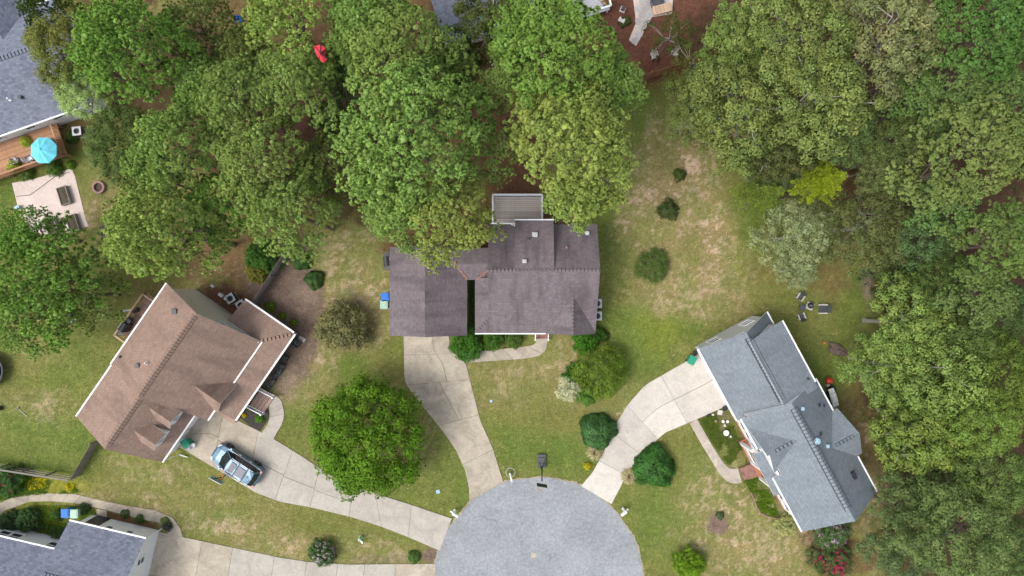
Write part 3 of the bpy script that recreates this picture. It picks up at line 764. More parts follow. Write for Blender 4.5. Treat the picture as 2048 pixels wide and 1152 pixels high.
for x, y, z in ((-8.6,-3.66,1.2), (-5.6,-3.66,1.2)):
    m = MB(); m.abox(x-1.2, x+1.2, y-.06, y-.005, .03, 2.15); m.build('garage_door', M['white'], hc)
a_, b_, c_ = Vector((.25,1.30,6.14)), Vector((3.38,1.30,6.14)), Vector((3.38,5.5,5.15))
vent_box(hc, on_plane(1070,470,a_,b_,c_), .30, 'vent'); vent_pipe(hc, on_plane(1057,478,a_,b_,c_), .06, .35); vent_box(hc, on_plane(1049,523,a_,b_,c_), .22, 'vent', .3)
a_, b_, c_ = Vector((-1.93,1.44,6.1)), Vector((7.05,1.44,6.1)), Vector((7.05,5.32,3.73))
vent_box(hc, on_plane(1174,467,a_,b_,c_), .24, 'vent'); vent_pipe(hc, on_plane(1133,495,a_,b_,c_), .05, .35, 'redstone')
m = MB(); m.tube([P(1022,448,3.7), P(1026,450,3.85), P(1029,452,4.2), P(1029,447,4.6)], .05, 8); m.build('downspout', M['white'], hc)
window(hc, (6.8, 0, 1.6), (0,1,0), (1,0,0), 1.0, 1.3); window(hc, (6.8, -2.2, 1.6), (0,1,0), (1,0,0), .9, 1.3)
# brown needles and leaves caught in the two short valleys
dm = MB(); rv = random.Random(3)
for (A, B) in ((P(908,523,3.62), P(934,558,2.98)), (P(977,540,3.72), P(955,558,3.0))):
    for k in range(150):
        t = rv.random(); c = A.lerp(B, t) + Vector((rv.gauss(0,.07), rv.gauss(0,.07), .05 + rv.random()*.05))
        d = Vector((rv.uniform(-1,1), rv.uniform(-1,1), rv.uniform(-.3,.3))).normalized()*.07; s = Vector((-d.y, d.x, 0))*.35
        dm.poly([c-d, c+s, c+d, c-s])
dm.build('fallen_needles', M['redstone'], hc, kind='stuff')
# rear deck
def deck(root, F, u0, u1, v0, v1, z, bmat, rmat, along='u', rails=(), bw=.19, rail_h=.95, gap=.012):
    n = int((v1-v0)/bw) if along == 'u' else int((u1-u0)/bw); src = None
    for i in range(n):
        m = MB()
        if along == 'u':
            L = u1-u0; c = F((u0+u1)/2, v0 + bw*(i+.5), z-.03)
            if src is None: m.box((0,0,0), F.u*L/2, F.v*(bw/2-gap), (0,0,.03))
        else:
            L = v1-v0; c = F(u0 + bw*(i+.5), (v0+v1)/2, z-.03)
            if src is None: m.box((0,0,0), F.v*L/2, F.u*(bw/2-gap), (0,0,.03))
        if src is None: src = m.build('deck_board', bmat, root, world=False); src.location = c - root_loc(root)
        else: inst(src, 'deck_board', root, c - root_loc(root))
    m = MB()
    for uu in (u0+.12, (u0+u1)/2, u1-.12):
        for vv in (v0+.12, v1-.12): q = F(uu, vv); m.bar(F(uu,vv,0), F(uu,vv,z-.06), .12, .12)
    m.bar(F(u0,v0+.1,z-.14), F(u1,v0+.1,z-.14), .05, .16); m.bar(F(u0,v1-.1,z-.14), F(u1,v1-.1,z-.14), .05, .16)
    m.build('deck_frame', rmat, root)
    for (a, b) in rails:
        m = MB(); A, B = F(*a, z), F(*b, z); L = (B-A).length; d = (B-A).normalized()
        m.bar(A + Vector((0,0,rail_h)), B + Vector((0,0,rail_h)), .14, .05); m.bar(A + Vector((0,0,.12)), B + Vector((0,0,.12)), .05, .05)
        k = int(L/.16)
        for i in range(k+1): q = A + d*(L*i/k); m.bar(q + Vector((0,0,.12)), q + Vector((0,0,rail_h)), .04, .04)
        m.build('railing', rmat, root)
dk = thing('deck', (.5, 6.7, 0), 'weathered grey wooden deck with thin white rails behind the central house', 'deck')
deck(dk, W, -1.66, 2.60, 5.55, 8.05, .9, M['deck_grey'], M['white'], 'u', [((-1.66,5.6),(-1.66,8.05)), ((2.60,5.6),(2.60,8.05)), ((-1.66,8.05),(2.60,8.05))], bw=.17)

# ---- grey-blue house on the right ----------------------------------
R = Frame((.475,-.880), (-.880,-.475))
hr = thing('house', tuple(R(20,-15)), 'white house with blue-grey shingle roofs and ridge vents at the lower right', 'house')
mt = M['shing_r']
gr_ = gable(hr, R, 12.0, 18.9, -11.45, -14.72, -17.95, 2.9, 6.25, 3.0, mt, M['side_g'], caps=False, walls='fb0')
ridge_caps(hr, gr_, R(12.45,-14.72,6.25), R(18.2,-14.72,6.25), R(12.45,-11.45,2.9), R(12.45,-17.95,3.0), mt, .29, .28)
roof(hr, [[R(12.75,-14.6,6.29), R(18.9,-14.6,6.29), R(18.9,-18.0,5.25), R(12.75,-18.0,5.25)]], mt)
wall(hr, [R(12.9,-17.6,2.9), R(18.6,-17.6,2.9), R(18.6,-17.6,5.2), R(12.9,-17.6,5.2)], M['side_g'], inward=R.v)
wall(hr, [R(12.9,-15.2,5.9), R(12.9,-17.6,3.2), R(12.9,-17.6,5.2), R(12.9,-15.2,5.98)], M['side_g'], inward=R.u)
gutter(hr, R(12.75,-18.0,5.25), R(18.4,-18.0,5.25), -R.v)
zf_, zr_ = 4.5, 6.9
rr_ = roof(hr, [
 [R(18.42,-15.05,zr_), R(28.97,-15.05,zr_), R(28.97,-11.5,zf_), R(23.9,-11.5,zf_), R(23.9,-12.1,4.90), R(21.3,-12.1,4.90), R(21.3,-11.5,zf_), R(18.42,-11.5,zf_)],
 [R(18.42,-15.05,zr_), R(29.0,-15.05,zr_), R(29.0,-18.4,zf_), R(18.42,-18.4,zf_)],
 [R(21.45,-11.55,6.25), R(21.45,-14.3,6.25), R(19.3,-13.6,4.55), R(19.3,-11.55,4.55)],
 [R(21.45,-11.75,6.25), R(21.45,-14.3,6.25), R(23.6,-13.6,4.55), R(23.6,-11.75,4.55)],
 [R(23.5,-19.0,5.85), R(23.5,-16.3,5.85), R(21.45,-16.6,4.55), R(21.45,-18.85,4.55)],
 [R(23.5,-19.0,5.85), R(23.5,-16.3,5.85), R(25.6,-16.6,4.55), R(25.6,-18.85,4.55)],
 [R(21.9,-12.45,4.25), R(25.85,-12.45,4.25), R(25.85,-11.12,3.2), R(21.9,-11.12,3.2)],
], mt)
ridge_caps(hr, rr_, R(18.9,-15.05,zr_), R(28.0,-15.05,zr_), R(18.9,-11.5,zf_), R(18.9,-18.4,zf_), mt, .29, .31)
ridge_caps(hr, rr_, R(21.45,-12.3,6.25), R(21.45,-14.1,6.25), R(19.3,-12.3,4.55), R(23.6,-12.3,4.55), mt, .17)
ridge_caps(hr, rr_, R(23.5,-18.5,5.85), R(23.5,-16.9,5.85), R(21.45,-18.5,4.55), R(25.6,-18.5,4.55), mt, .17)
# dark slot on either side of the ridge vents
for a, b in ((R(12.45,-14.72,6.25), R(18.2,-14.72,6.25)), (R(18.9,-15.05,zr_), R(28.0,-15.05,zr_))):
    m = MB(); m.bar(a + R.v*.27 + Vector((0,0,-.16)), b + R.v*.27 + Vector((0,0,-.16)), .045, .14); m.bar(a - R.v*.27 + Vector((0,0,-.13)), b - R.v*.27 + Vector((0,0,-.13)), .045, .16); m.build('ridge_vent', M['dkgrey'], hr)
sw = M['side_w']
wall(hr, [R(18.7,-11.9,0), R(28.7,-11.9,0), R(28.7,-11.9,4.6), R(18.7,-11.9,4.6)], sw, inward=-R.v)
wall(hr, [R(18.7,-18.0,0), R(28.7,-18.0,0), R(28.7,-18.0,4.6), R(18.7,-18.0,4.6)], sw, inward=R.v)
for uu, s in ((18.46, 1), (28.7, -1)):
    wall(hr, [R(uu,-12.07,0), R(uu,-17.83,0), R(uu,-17.83,4.72), R(uu,-15.05,6.74), R(uu,-12.07,4.72)], sw, inward=R.u*s)
wall(hr, [R(19.5,-11.86,4.3), R(23.4,-11.86,4.3), R(23.4,-11.86,4.5), R(21.45,-11.86,6.08), R(19.5,-11.86,4.5)], sw, inward=-R.v)
wall(hr, [R(21.7,-18.6,0), R(25.35,-18.6,0), R(25.35,-18.6,4.5), R(23.5,-18.6,5.7), R(21.7,-18.6,4.5)], sw, inward=R.v)
for uu, s in ((21.7, 1), (25.35, -1)): wall(hr, [R(uu,-18.43,0), R(uu,-18.01,0), R(uu,-18.01,4.5), R(uu,-18.43,4.5)], sw, inward=R.u*s)
gutter(hr, R(18.42,-11.5,zf_), R(21.25,-11.5,zf_), R.v); gutter(hr, R(23.95,-11.5,zf_), R(28.97,-11.5,zf_), R.v)
gutter(hr, R(18.42,-18.4,zf_), R(21.4,-18.4,zf_), -R.v); gutter(hr, R(25.7,-18.4,zf_), R(29.0,-18.4,zf_), -R.v)
for uu, g in ((19.05,'blueglass'), (19.95,'glass'), (20.85,'glass')): window(hr, R(uu,-11.9,2.0), R.u, R.v, .62, 1.7, g)
window(hr, R(21.9,-11.9,2.3), R.u, R.v, .5, 1.7, 'blueglass')
for uu, g in ((25.9,'glass'), (26.8,'glass'), (27.9,'blueglass')): window(hr, R(uu,-11.9,2.2), R.u, R.v, .65, 1.9, g)
window(hr, R(12.28,-13.2,1.75), R.v, -R.u, .8, 1.3); window(hr, R(12.28,-16.4,1.75), R.v, -R.u, .8, 1.3); window(hr, R(12.28,-14.72,4.6), R.v, -R.u, .5, .55)
for k in range(2):
    m = MB(); c = R(14.0 + 2.9*k, -11.83+.03, 1.1); m.box(c, R.u*1.2, R.v*.03, (0,0,1.07)); m.build('garage_door', M['white'], hr)
pf = MB(); pf.box(R(23.4,-11.55,.22), R.u*1.9, R.v*.33, (0,0,.22)); pf.build('porch_floor', M['brick_or'], hr)
for uu in (21.7, 23.55, 25.15):
    m = MB(); m.box(R(uu,-11.3,1.8), R.u*.12, R.v*.12, (0,0,1.36)); m.build('porch_post', M['white'], hr)
for a, b in ((21.85, 23.4), ):
    m = MB(); m.bar(R(a,-11.3,1.3), R(b,-11.3,1.3), .09, .06)
    for k in range(9): q = a + (b-a)*(k+.5)/9; m.bar(R(q,-11.3,.44), R(q,-11.3,1.27), .04, .04)
    m.build('railing', M['white'], hr)
for uu in (24.0, 24.8):
    window(hr, R(uu-.1,-11.9,1.9), R.u, R.v, .5, 1.9, 'glass')
sp = MB()
for k in range(4): sp.box(R(24.3, -11.08 + .28*k, (.44-.11*k)/2), R.u*.62, R.v*.14, (0,0,(.44-.11*k)/2))
sp.uv = [[(Vector(p).dot(R.u), Vector(p).dot(R.v) + p[2]) for p in [sp.v[i] for i in f]] for f in sp.f]
sp.build('brick_steps', M['brick'], hr)
for uu, hl in ((20.1, 1.5), (27.0, 1.7)):
    fb = MB(); fb.box(R(uu,-11.88,.15), R.u*hl, R.v*.05, (0,0,.15)); fb.build('brick_footing', M['brick_or'], hr)
aa, bb, cc2 = R(18.4,-15.05,zr_), R(29,-15.05,zr_), R(29,-18.4,zf_)
for (px, py, k) in ((1637,811,'p'),(1647,812,'p'),(1640,868,'p'),(1604,817,'c'),(1654,892,'c')):
    q = on_plane(px, py, aa, bb, cc2)
    if k == 'p': vent_pipe(hr, q, .07, .4)
    else: vent_box(hr, q, .2, 'ltblue', .12)
m = MB(); q = on_plane(1633,882,aa,bb,cc2); m.lathe([(.3,0),(.3,.12),(.24,.2),(0,.27)], q, 18); m.build('roof_vent', M['ltblue'], hr, True)
m = MB(); q = on_plane(1706,950,aa,bb,cc2); m.box(q + Vector((0,0,.12)), R.u*.3, R.v*.14, (0,0,.13)); m.build('roof_vent', M['black'], hr)
q = on_plane(1615,758, R(12.75,-14.6,6.29), R(18.9,-14.6,6.29), R(18.9,-18.0,5.25)); vent_pipe(hr, q, .06, .35)
gutter(hr, R(12.0,-11.45,2.95), R(18.4,-11.45,2.95), R.v, .16)

# ---- brown house on the left ----------------------------------------
B = Frame((-.5675,-.8234), (.8234,-.5675))
hb = thing('house', tuple(B(21,-19)), 'beige house with red-brown shingle roofs, roof dormers and a front porch on the left', 'house')
mt = M['shing_b']; sb = M['side_b']
b1 = gable(hb, B, 15.75, 23.81, -14.88, -19.35, -23.5, 2.9, 6.85, 4.7, mt, sb, caps=False)
ridge_caps(hb, b1, B(16.0,-19.35,6.85), B(23.7,-19.35,6.85), B(16,-14.88,2.9), B(16,-23.5,4.7), mt, .27, .28)
b2 = gable(hb, B, 23.7, 28.95, -16.05, -19.4, -23.42, 2.85, 6.3, 4.66, mt, sb, caps=False, walls='fb1')
ridge_caps(hb, b2, B(23.95,-19.4,6.3), B(28.6,-19.4,6.3), B(24,-16.05,2.85), B(24,-23.42,4.66), mt, .27, .28)
b3 = roof(hb, [
 [B(13.8,-18.25,2.25), B(13.8,-13.1,2.25), B(15.9,-15.1,2.95), B(15.9,-18.25,2.95)],
 [B(13.8,-13.1,2.25), B(22.75,-13.1,2.25), B(22.75,-15.1,2.95), B(15.9,-15.1,2.95)],
 [B(21.35,-14.3,4.72), B(21.35,-16.95,4.72), B(20.0,-15.6,3.0), B(20.0,-14.5,3.0)],
 [B(21.35,-14.3,4.72), B(21.35,-16.95,4.72), B(22.75,-15.6,3.0), B(22.75,-14.5,3.0)],
], mt)
ridge_caps(hb, b3, B(15.8,-15.0,2.93), B(13.95,-13.25,2.3), B(13.9,-15,2.3), B(16,-13.2,2.3), mt, .13)
wall(hb, [B(20.2,-14.75,2.6), B(22.55,-14.75,2.6), B(22.55,-14.75,3.1), B(21.35,-14.75,4.56), B(20.2,-14.75,3.1)], M['side_w'], inward=-B.v)
gutter(hb, B(13.8,-18.25,2.25), B(13.8,-13.2,2.25), -B.u, .14); gutter(hb, B(13.8,-13.1,2.25), B(22.75,-13.1,2.25), B.v, .14)
m = MB(); m.bar(B(15.93,-18.1,3.02), B(15.93,-15.0,3.02), .1, .08); m.build('flashing', M['ltgrey'], hb)
window(hb, B(16.03,-18.0,4.4), B.v, -B.u, .45, .7)
def doghouse(u, vfr, zroof, ztop, hw):
    zr2 = ztop; ze2 = ztop - hw*.95
    r = roof(hb, [[B(u,vfr+.22,zr2), B(u,-19.0,zr2), B(u-hw-.12,-18.4,ze2-.1), B(u-hw-.12,vfr+.22,ze2-.1)],
                  [B(u,vfr+.22,zr2), B(u,-19.0,zr2), B(u+hw+.12,-18.4,ze2-.1), B(u+hw+.12,vfr+.22,ze2-.1)]], mt)
    wall(hb, [B(u-hw,vfr,zroof-.2), B(u+hw,vfr,zroof-.2), B(u+hw,vfr,ze2-.1), B(u,vfr,zr2-.15), B(u-hw,vfr,ze2-.1)], M['side_w'], inward=-B.v)
    wall(hb, [B(u-hw,vfr-.17,zroof-.1), B(u-hw,vfr-1.6,ze2-.1), B(u-hw,vfr-.17,ze2-.1)], sb, inward=B.u)
    wall(hb, [B(u+hw,vfr-.17,zroof-.1), B(u+hw,vfr-1.6,ze2-.1), B(u+hw,vfr-.17,ze2-.1)], sb, inward=-B.u)
    window(hb, B(u,vfr,(zroof+ze2)/2+.1), B.u, B.v, .55, .7)
doghouse(24.55, -16.75, 3.6, 5.55, .72); doghouse(26.75, -16.75, 3.6, 5.55, .72)
for k in range(2):
    m = MB(); m.box(B(25.1 + 2.6*k, -16.40, 1.05), B.u*1.15, B.v*.03, (0,0,1.02)); m.build('garage_door', M['white'], hb)
pf = MB(); pf.box(B(19.0,-14.2,.35), B.u*4.9, B.v*.75, (0,0,.04)); pf.build('porch_floor', M['deck_pink'], hb)
for uu in (14.2, 16.3, 18.4, 20.0, 22.4):
    m = MB(); m.box(B(uu,-13.45,1.2), B.u*.07, B.v*.07, (0,0,1.0)); m.build('porch_post', M['white'], hb)
# porch steps with white rails
P0 = B(19.9,-13.35,0)
for k in range(4):
    m = MB(); m.box(B(20.7, -13.0 + .33*k, .62 - .15*k), B.u*.85, B.v*.15, (0,0,.03)); m.build('step', M['deck_pink'], hb)
m = MB()
for k in range(4): m.box(B(20.7, -12.86 + .33*k, .52 - .15*k), B.u*.85, B.v*.012, (0,0,.07))
m.build('riser', M['white'], hb)
for uu in (19.8, 21.6):
    m = MB(); m.bar(B(uu,-13.2,1.5), B(uu,-11.85,.95), .09, .06); m.bar(B(uu,-13.2,.75), B(uu,-11.85,.2), .05, .05)
    for k in range(9): t = k/8; m.bar(B(uu,-13.2+1.35*t,.72-.55*t), B(uu,-13.2+1.35*t,1.5-.55*t), .035, .035)
    m.box(B(uu,-11.8,.55), B.u*.06, B.v*.06, (0,0,.55)); m.build('stair_rail', M['white'], hb)
aa, bb, cc2 = B(16,-19.35,6.85), B(23,-19.35,6.85), B(23,-23.5,4.7)
vent_box(hb, on_plane(350,623,aa,bb,cc2), .3, 'black', .14); vent_box(hb, on_plane(276,731,aa,bb,cc2), .24, 'black', .14)
vent_pipe(hb, on_plane(294,726,aa,bb,cc2), .07, .35, 'stone'); vent_pipe(hb, on_plane(241,714,aa,bb,cc2), .06, .3)
m = MB(); m.bar(B(14.2,-13.5,.0), B(14.2,-13.5,2.1), .08, .08); m.build('downspout', M['white'], hb)
m = MB(); m.tube([B(28.7,-16.0,2.6), B(28.9,-16.0,1.8), B(28.85,-15.9,.3), B(28.7,-15.2,.1)], .05, 8); m.build('downspout', M['white'], hb)
for i, (px, py, s) in enumerate(((443,590,.2), (426,572,.15), (452,598,.14))):
    m = MB(); q = P(px, py, .9); m.box(q, B.u*s*.6, B.v*s, (0,0,s*1.4)); m.build('meter_box', M['ltgrey'], hb)
dk2 = thing('deck', tuple(B(20.5,-24.6)), 'small pinkish wooden deck with pale new rails behind the red-brown roofed house', 'deck')
deck(dk2, B, 18.45, 22.75, -25.85, -23.3, 1.05, M['deck_pink'], M['new_wood'], 'v', [((18.45,-23.7),(18.45,-25.85)), ((18.45,-25.85),(22.75,-25.85)), ((22.75,-25.85),(22.75,-23.7))], bw=.15)

# ---- slate-roofed house, bottom left ---------------------------------
D = Frame((.973,-.229), (.229,.973))
hd = thing('house', tuple(D(-29,-31)), 'white sided house with slate-grey shingles cut by the bottom left edge of the photo', 'house')
gd = gable(hd, D, -31.95, -25.3, -27.76, -31.45, -35.2, 2.9, 5.2, 2.9, M['shing_g'], M['side_w'], caps=True)
gable(hd, D, -46, -31.7, -30.4, -33.4, -36.4, 2.9, 4.7, 2.9, M['shing_g'], M['side_w'], caps=True, walls='fb')
m = MB(); m.box(D(-30.6,-28.10,1.1), D.u*.6, D.v*.03, (0,0,1.08)); m.build('screen_door', M['black'], hd)
for uu, w_ in ((-29.1,.5), (-27.3,.5)): window(hd, D(uu,-28.14,1.9), D.u, D.v, w_, .9)
for uu in (-33.6, -36.9, -37.9): window(hd, D(uu,-30.78,1.7), D.u, D.v, .8, 1.2)
window(hd, D(-25.58,-30.0,2.3), D.v, D.u, .5, 1.0)
m = MB(); m.box(D(-25.5,-32.0,1.9), D.u*.07, D.v*.07, (0,0,.13)); m.build('wall_lamp', M['black'], hd)
m = MB(); m.bar(D(-25.3,-27.85,0), D(-25.3,-27.85,2.8), .08, .08); m.build('downspout', M['white'], hd)

# ---- blue-grey roofed house, top left --------------------------------
T = Frame((.943,.333), (.333,-.943))
ht = thing('house', tuple(T(-36,-31)), 'white house with mottled blue-grey shingle roof at the top left corner behind the trees', 'house')
gable(ht, T, -50, -28.4, -26.6, -31.15, -36.0, 2.9, 5.7, 2.9, M['shing_g'], M['side_w'], caps=False, walls='fb1')
rt = roof(ht, [[T(-32.7,-33.2,4.6), T(-32.7,-42,4.6), T(-31.0,-42,3.0), T(-31.0,-33.2,3.0)], [T(-32.7,-33.2,4.6), T(-32.7,-42,4.6), T(-36.4,-42,1.5), T(-36.4,-33.2,1.5)]], M['shing_g'])
wall(ht, [T(-31.25,-36,0), T(-31.25,-42,0), T(-31.25,-42,3.1), T(-31.25,-36,3.1)], M['side_w'], inward=-T.u)
ridge_caps(ht, rt, T(-45,-31.15,5.7), T(-29,-31.15,5.7), T(-45,-26.6,2.9), T(-45,-36,2.9), M['shing_g'], .2)
for uu in (-32.1, -34.6, -37.6, -38.7): window(ht, T(uu,-26.98,1.9), T.u, T.v, .8, .9)
q = on_plane(20,199, T(-40,-31.15,5.7), T(-30,-31.15,5.7), T(-30,-26.6,2.9)); vent_pipe(ht, q, .06, .35, 'white')
q = on_plane(43,195, T(-40,-31.15,5.7), T(-30,-31.15,5.7), T(-30,-26.6,2.9)); vent_box(ht, q, .2, 'dkgrey', .2)
dk3 = thing('deck', tuple(T(-36,-25.4)), 'orange-brown stained wooden deck under the turquoise umbrella at the left edge', 'deck')
deck(dk3, T, -44, -32.85, -26.9, -23.95, .85, M['deck_red'], M['deck_red'], 'u', [((-32.85,-26.6),(-32.85,-23.95)), ((-32.85,-23.95),(-44,-23.95))], bw=.15)

# ---- roof corner at the top -----------------------------------------
U = Frame((.957,.29), (.29,-.957))
hu = thing('house', tuple(U(6,-25)), 'dark roofed white trimmed house corner cut by the top edge of the photo', 'house')
gable(hu, U, .5, 11.9, -21.45, -26, -30.5, 2.9, 5.6, 2.9, M['shing_g'], M['side_w'], caps=False)
dk4 = thing('porch', tuple(U(13.6,-23)), 'white railed back porch with grey floor beside the house corner at the top edge', 'porch')
deck(dk4, U, 12.0, 15.3, -26.5, -20.9, .7, M['ltgrey'], M['white'], 'u', [((12.0,-20.9),(15.3,-20.9)), ((15.3,-20.9),(15.3,-26.5))], bw=.2)
# ------------------------------------------------------------------ vegetation
def unit(a): return a / np.maximum(1e-9, np.linalg.norm(a, axis=-1, keepdims=True))
def dart(rng, n_try, fn_r, dmin, R):
    """blue-noise points inside an uneven outline of radius fn_r(theta)"""
    pts = []
    for _ in range(n_try):
        a = rng.rand() * 2 * math.pi; r = R * math.sqrt(rng.rand()) * 1.25
        if r > fn_r(a): continue
        x, y = r*math.cos(a), r*math.sin(a)
        if all((x-p[0])**2 + (y-p[1])**2 > dmin*dmin for p in pts): pts.append((x, y))
    return pts
def outline(rng, R, rough=.16):
    ks = [(k, rng.randn() * rough / k**.6, rng.rand() * 6.28) for k in (2, 3, 4, 5, 7, 9)]
    return lambda a: R * (1 + sum(A * math.cos(k*a + ph) for k, A, ph in ks))

def leaf_quads(P_, Nn, size, asp, rng, fold=.0):
    n = len(P_); t = unit(np.cross(Nn, unit(rng.randn(n, 3)))); b = unit(np.cross(Nn, t))
    s = (size * (.7 + .6 * rng.rand(n)))[:, None]
    V = np.stack([P_ - t*s*.5, P_ + b*s*.5*asp - t*s*.05, P_ + t*s*.5, P_ - b*s*.5*asp - t*s*.05], 1).reshape(-1, 3)
    return V, np.arange(4*n).reshape(n, 4)
def tris(V, F): return np.concatenate([F[:, [0, 1, 2]], F[:, [0, 2, 3]]])

def limb_mesh(paths, mat, name, n=5):
    mb = MB()
    for pts, rad in paths: mb.tube(pts, rad, n, caps=True)
    me_o = mb.build(name, mat, None, True)
    return me_o

def limbs(rng, targets, zb, k_main=7, thick=.16, frac=.5, base=(0, 0)):
    paths = []; T = [Vector(t) for t in targets]
    mains = []
    for k in range(k_main):
        a = 2*math.pi*(k + rng.rand()*.6)/k_main
        c = [t for t in T if abs((math.atan2(t.y, t.x) - a + math.pi) % (2*math.pi) - math.pi) < .8]
        if not c: continue
        t = max(c, key=lambda q: q.length * (.6 + .4*rng.rand())); st = Vector((base[0], base[1], zb - .3 + rng.rand()*1.2))
        m1 = st.lerp(t, .35) + Vector((rng.randn()*.3, rng.randn()*.3, rng.randn()*.2)); m2 = st.lerp(t, .7) + Vector((rng.randn()*.3, rng.randn()*.3, .25))
        paths.append(([st, m1, m2, t], [thick, thick*.75, thick*.45, thick*.15])); mains.append((m1, m2, t))
    for t in T:
        if rng.rand() > frac or not mains: continue
        m = min(mains, key=lambda q: (q[1] - t).length); o = m[0] if rng.rand() < .4 else m[1]
        mid = o.lerp(t, .5) + Vector((rng.randn()*.2, rng.randn()*.2, rng.randn()*.15))
        paths.append(([o, mid, t], [thick*.38, thick*.24, thick*.07]))
    return paths

# every prototype: dict(crown mesh, branches mesh, R)
def cube_ball():
    vs, fs, key = [], [], {}
    for ax in range(3):
        for sg in (-1, 1):
            for i in range(2):
                for j in range(2):
                    f = []
                    for a_, b_ in ((i, j), (i+1, j), (i+1, j+1), (i, j+1)):
                        p = [0, 0, 0]; p[ax] = sg; p[(ax+1) % 3] = a_ - 1; p[(ax+2) % 3] = b_ - 1; p = tuple(p)
                        if p not in key: key[p] = len(vs); vs.append(p)
                        f.append(key[p])
                    fs.append(f if sg > 0 else f[::-1])
    return unit(np.array(vs, float)), np.array(fs)
CBV, CBF = cube_ball()
def cores(cl, rad, rng, squash=.85):
    """solid balls added as inner foliage, blocking light and view through a clump"""
    n = len(cl); C = np.array([c[:3] for c in cl]); rad = np.array(rad)
    w = 1 + .25*rng.randn(n, len(CBV), 1)*.6
    V = (C[:, None, :] + CBV[None]*rad[:, None, None]*w*np.array([1, 1, squash])).reshape(-1, 3)
    F = (CBF[None] + (np.arange(n)*len(CBV))[:, None, None]).reshape(-1, 4)
    return V, F, np.tile(CBV, (n, 1))

def pine_proto(seed, R=4.2, hgt=4.8, dmin=.80, sparse=0.0):
    rng = np.random.RandomState(seed); fo = outline(rng, R, .17); cl = []; rads = []; kb = rng.randint(6, 9); ph0 = rng.rand()*6.28
    for layer, (zoff, rs_, dm) in enumerate(((0, 1.0, dmin), (-1.0, 1.06, dmin*1.1), (-2.2, 1.0, dmin*1.5))):
        for x, y in dart(rng, 1600 if layer == 0 else 900, lambda a: fo(a)*rs_, dm, R):
            if rng.rand() < sparse * (1 + .3*layer): continue
            q = min(1, math.hypot(x, y) / (R*1.15))
            lobe = math.cos(kb*math.atan2(y, x) + ph0 + 1.6*math.sin(q*4 + ph0)) * min(1, q*1.6)      # boughs and the grooves between them
            if layer == 0 and q > .45 and lobe < -.72: continue
            cl.append((x, y, hgt * (1 - q**1.9) + zoff + rng.randn()*.34 + .62*lobe, layer)); rads.append(.40 + .26*rng.rand())
    PP, DD, CC, cb = [], [], [], []
    for (x, y, z, layer), r in zip(cl, rads):
        c = np.array([x, y, z]); k = int((17 if layer == 0 else 11)*(r/.55)**2); st = 1 + .5*rng.rand(); th = math.atan2(y, x) + rng.randn()*.5; ex = np.array([math.cos(th), math.sin(th), 0])
        d = rng.randn(k*4, 3); d[:, 2] = np.abs(d[:, 2])*.9 - .15; d = unit(d + .2*unit(np.array([[x, y, 1.2]])))
        keep = []
        for i in range(len(d)):                       # spread the tufts evenly over the clump
            if len(keep) < k and all(np.dot(d[i], d[j]) < .80 for j in keep): keep.append(i)
        d = d[keep]; k = len(d)
        off = d * r * (.65 + .6*rng.rand(k, 1)) * np.array([1.1, 1.1, .85]); off = off + ex*(off @ ex)[:, None]*(st - 1)
        PP.append(c + off); DD.append(unit(d*.8 + [0, 0, .5] + rng.randn(k, 3)*.2))
        base = np.array([1.0, 1.0, 1.0]) * (.88 + .24*rng.rand()); base[0] *= .95 + .1*rng.rand(); cb.append(base)
        CC.append(base * (.88 + .24*rng.rand(k, 1)))
    PP = np.concatenate(PP); DD = np.concatenate(DD); CC = np.concatenate(CC); n = len(PP); m = 38
    dirs = unit(DD[:, None, :]*.55 + rng.randn(n, m, 3)*.62); L = .27 * (.8 + .4*rng.rand(n, m, 1))
    sd = unit(np.cross(dirs, rng.randn(n, m, 3))) * .029; o = PP[:, None, :] - DD[:, None, :]*.06
    V = np.stack([o - sd*.7, o + sd*.7, o + dirs*L*.8 + sd*.9, o + dirs*L*.8 - sd*.9], 2)
    F = np.arange(n*m*4).reshape(-1, 4)
    tipc = np.ones((n, m, 4, 3)) * CC[:, None, None, :]; hue = rng.rand(n, m, 1, 1)
    tipc = tipc * np.concatenate([.92 + .18*hue, .95 + .1*hue, .88 + .15*hue], -1)
    tipc[:, :, :2] *= np.array([.88, .80, .78])            # base end coloured darker and browner than the needle tips
    tipc[:, :, 2:] *= np.array([1.10, 1.12, 1.0])
    nr = unit(DD[:, None, :]*.35 + dirs*1.0 + [0, 0, .15])[:, :, None, :].repeat(4, 2)
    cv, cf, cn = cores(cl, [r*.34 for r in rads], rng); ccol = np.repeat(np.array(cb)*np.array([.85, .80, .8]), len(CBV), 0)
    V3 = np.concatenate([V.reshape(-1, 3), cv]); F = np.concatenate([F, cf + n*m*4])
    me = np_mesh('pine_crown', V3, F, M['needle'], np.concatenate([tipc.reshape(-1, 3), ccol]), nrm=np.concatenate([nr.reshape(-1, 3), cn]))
    br = limb_mesh(limbs(rng, [(c[0], c[1], c[2] - .3) for c in cl if c[3] < 2], -1.4, 8, .09, .45), M['bark'], 'branches', 4)
    return dict(crown=me, br=br, R=R, z0=-1.0)

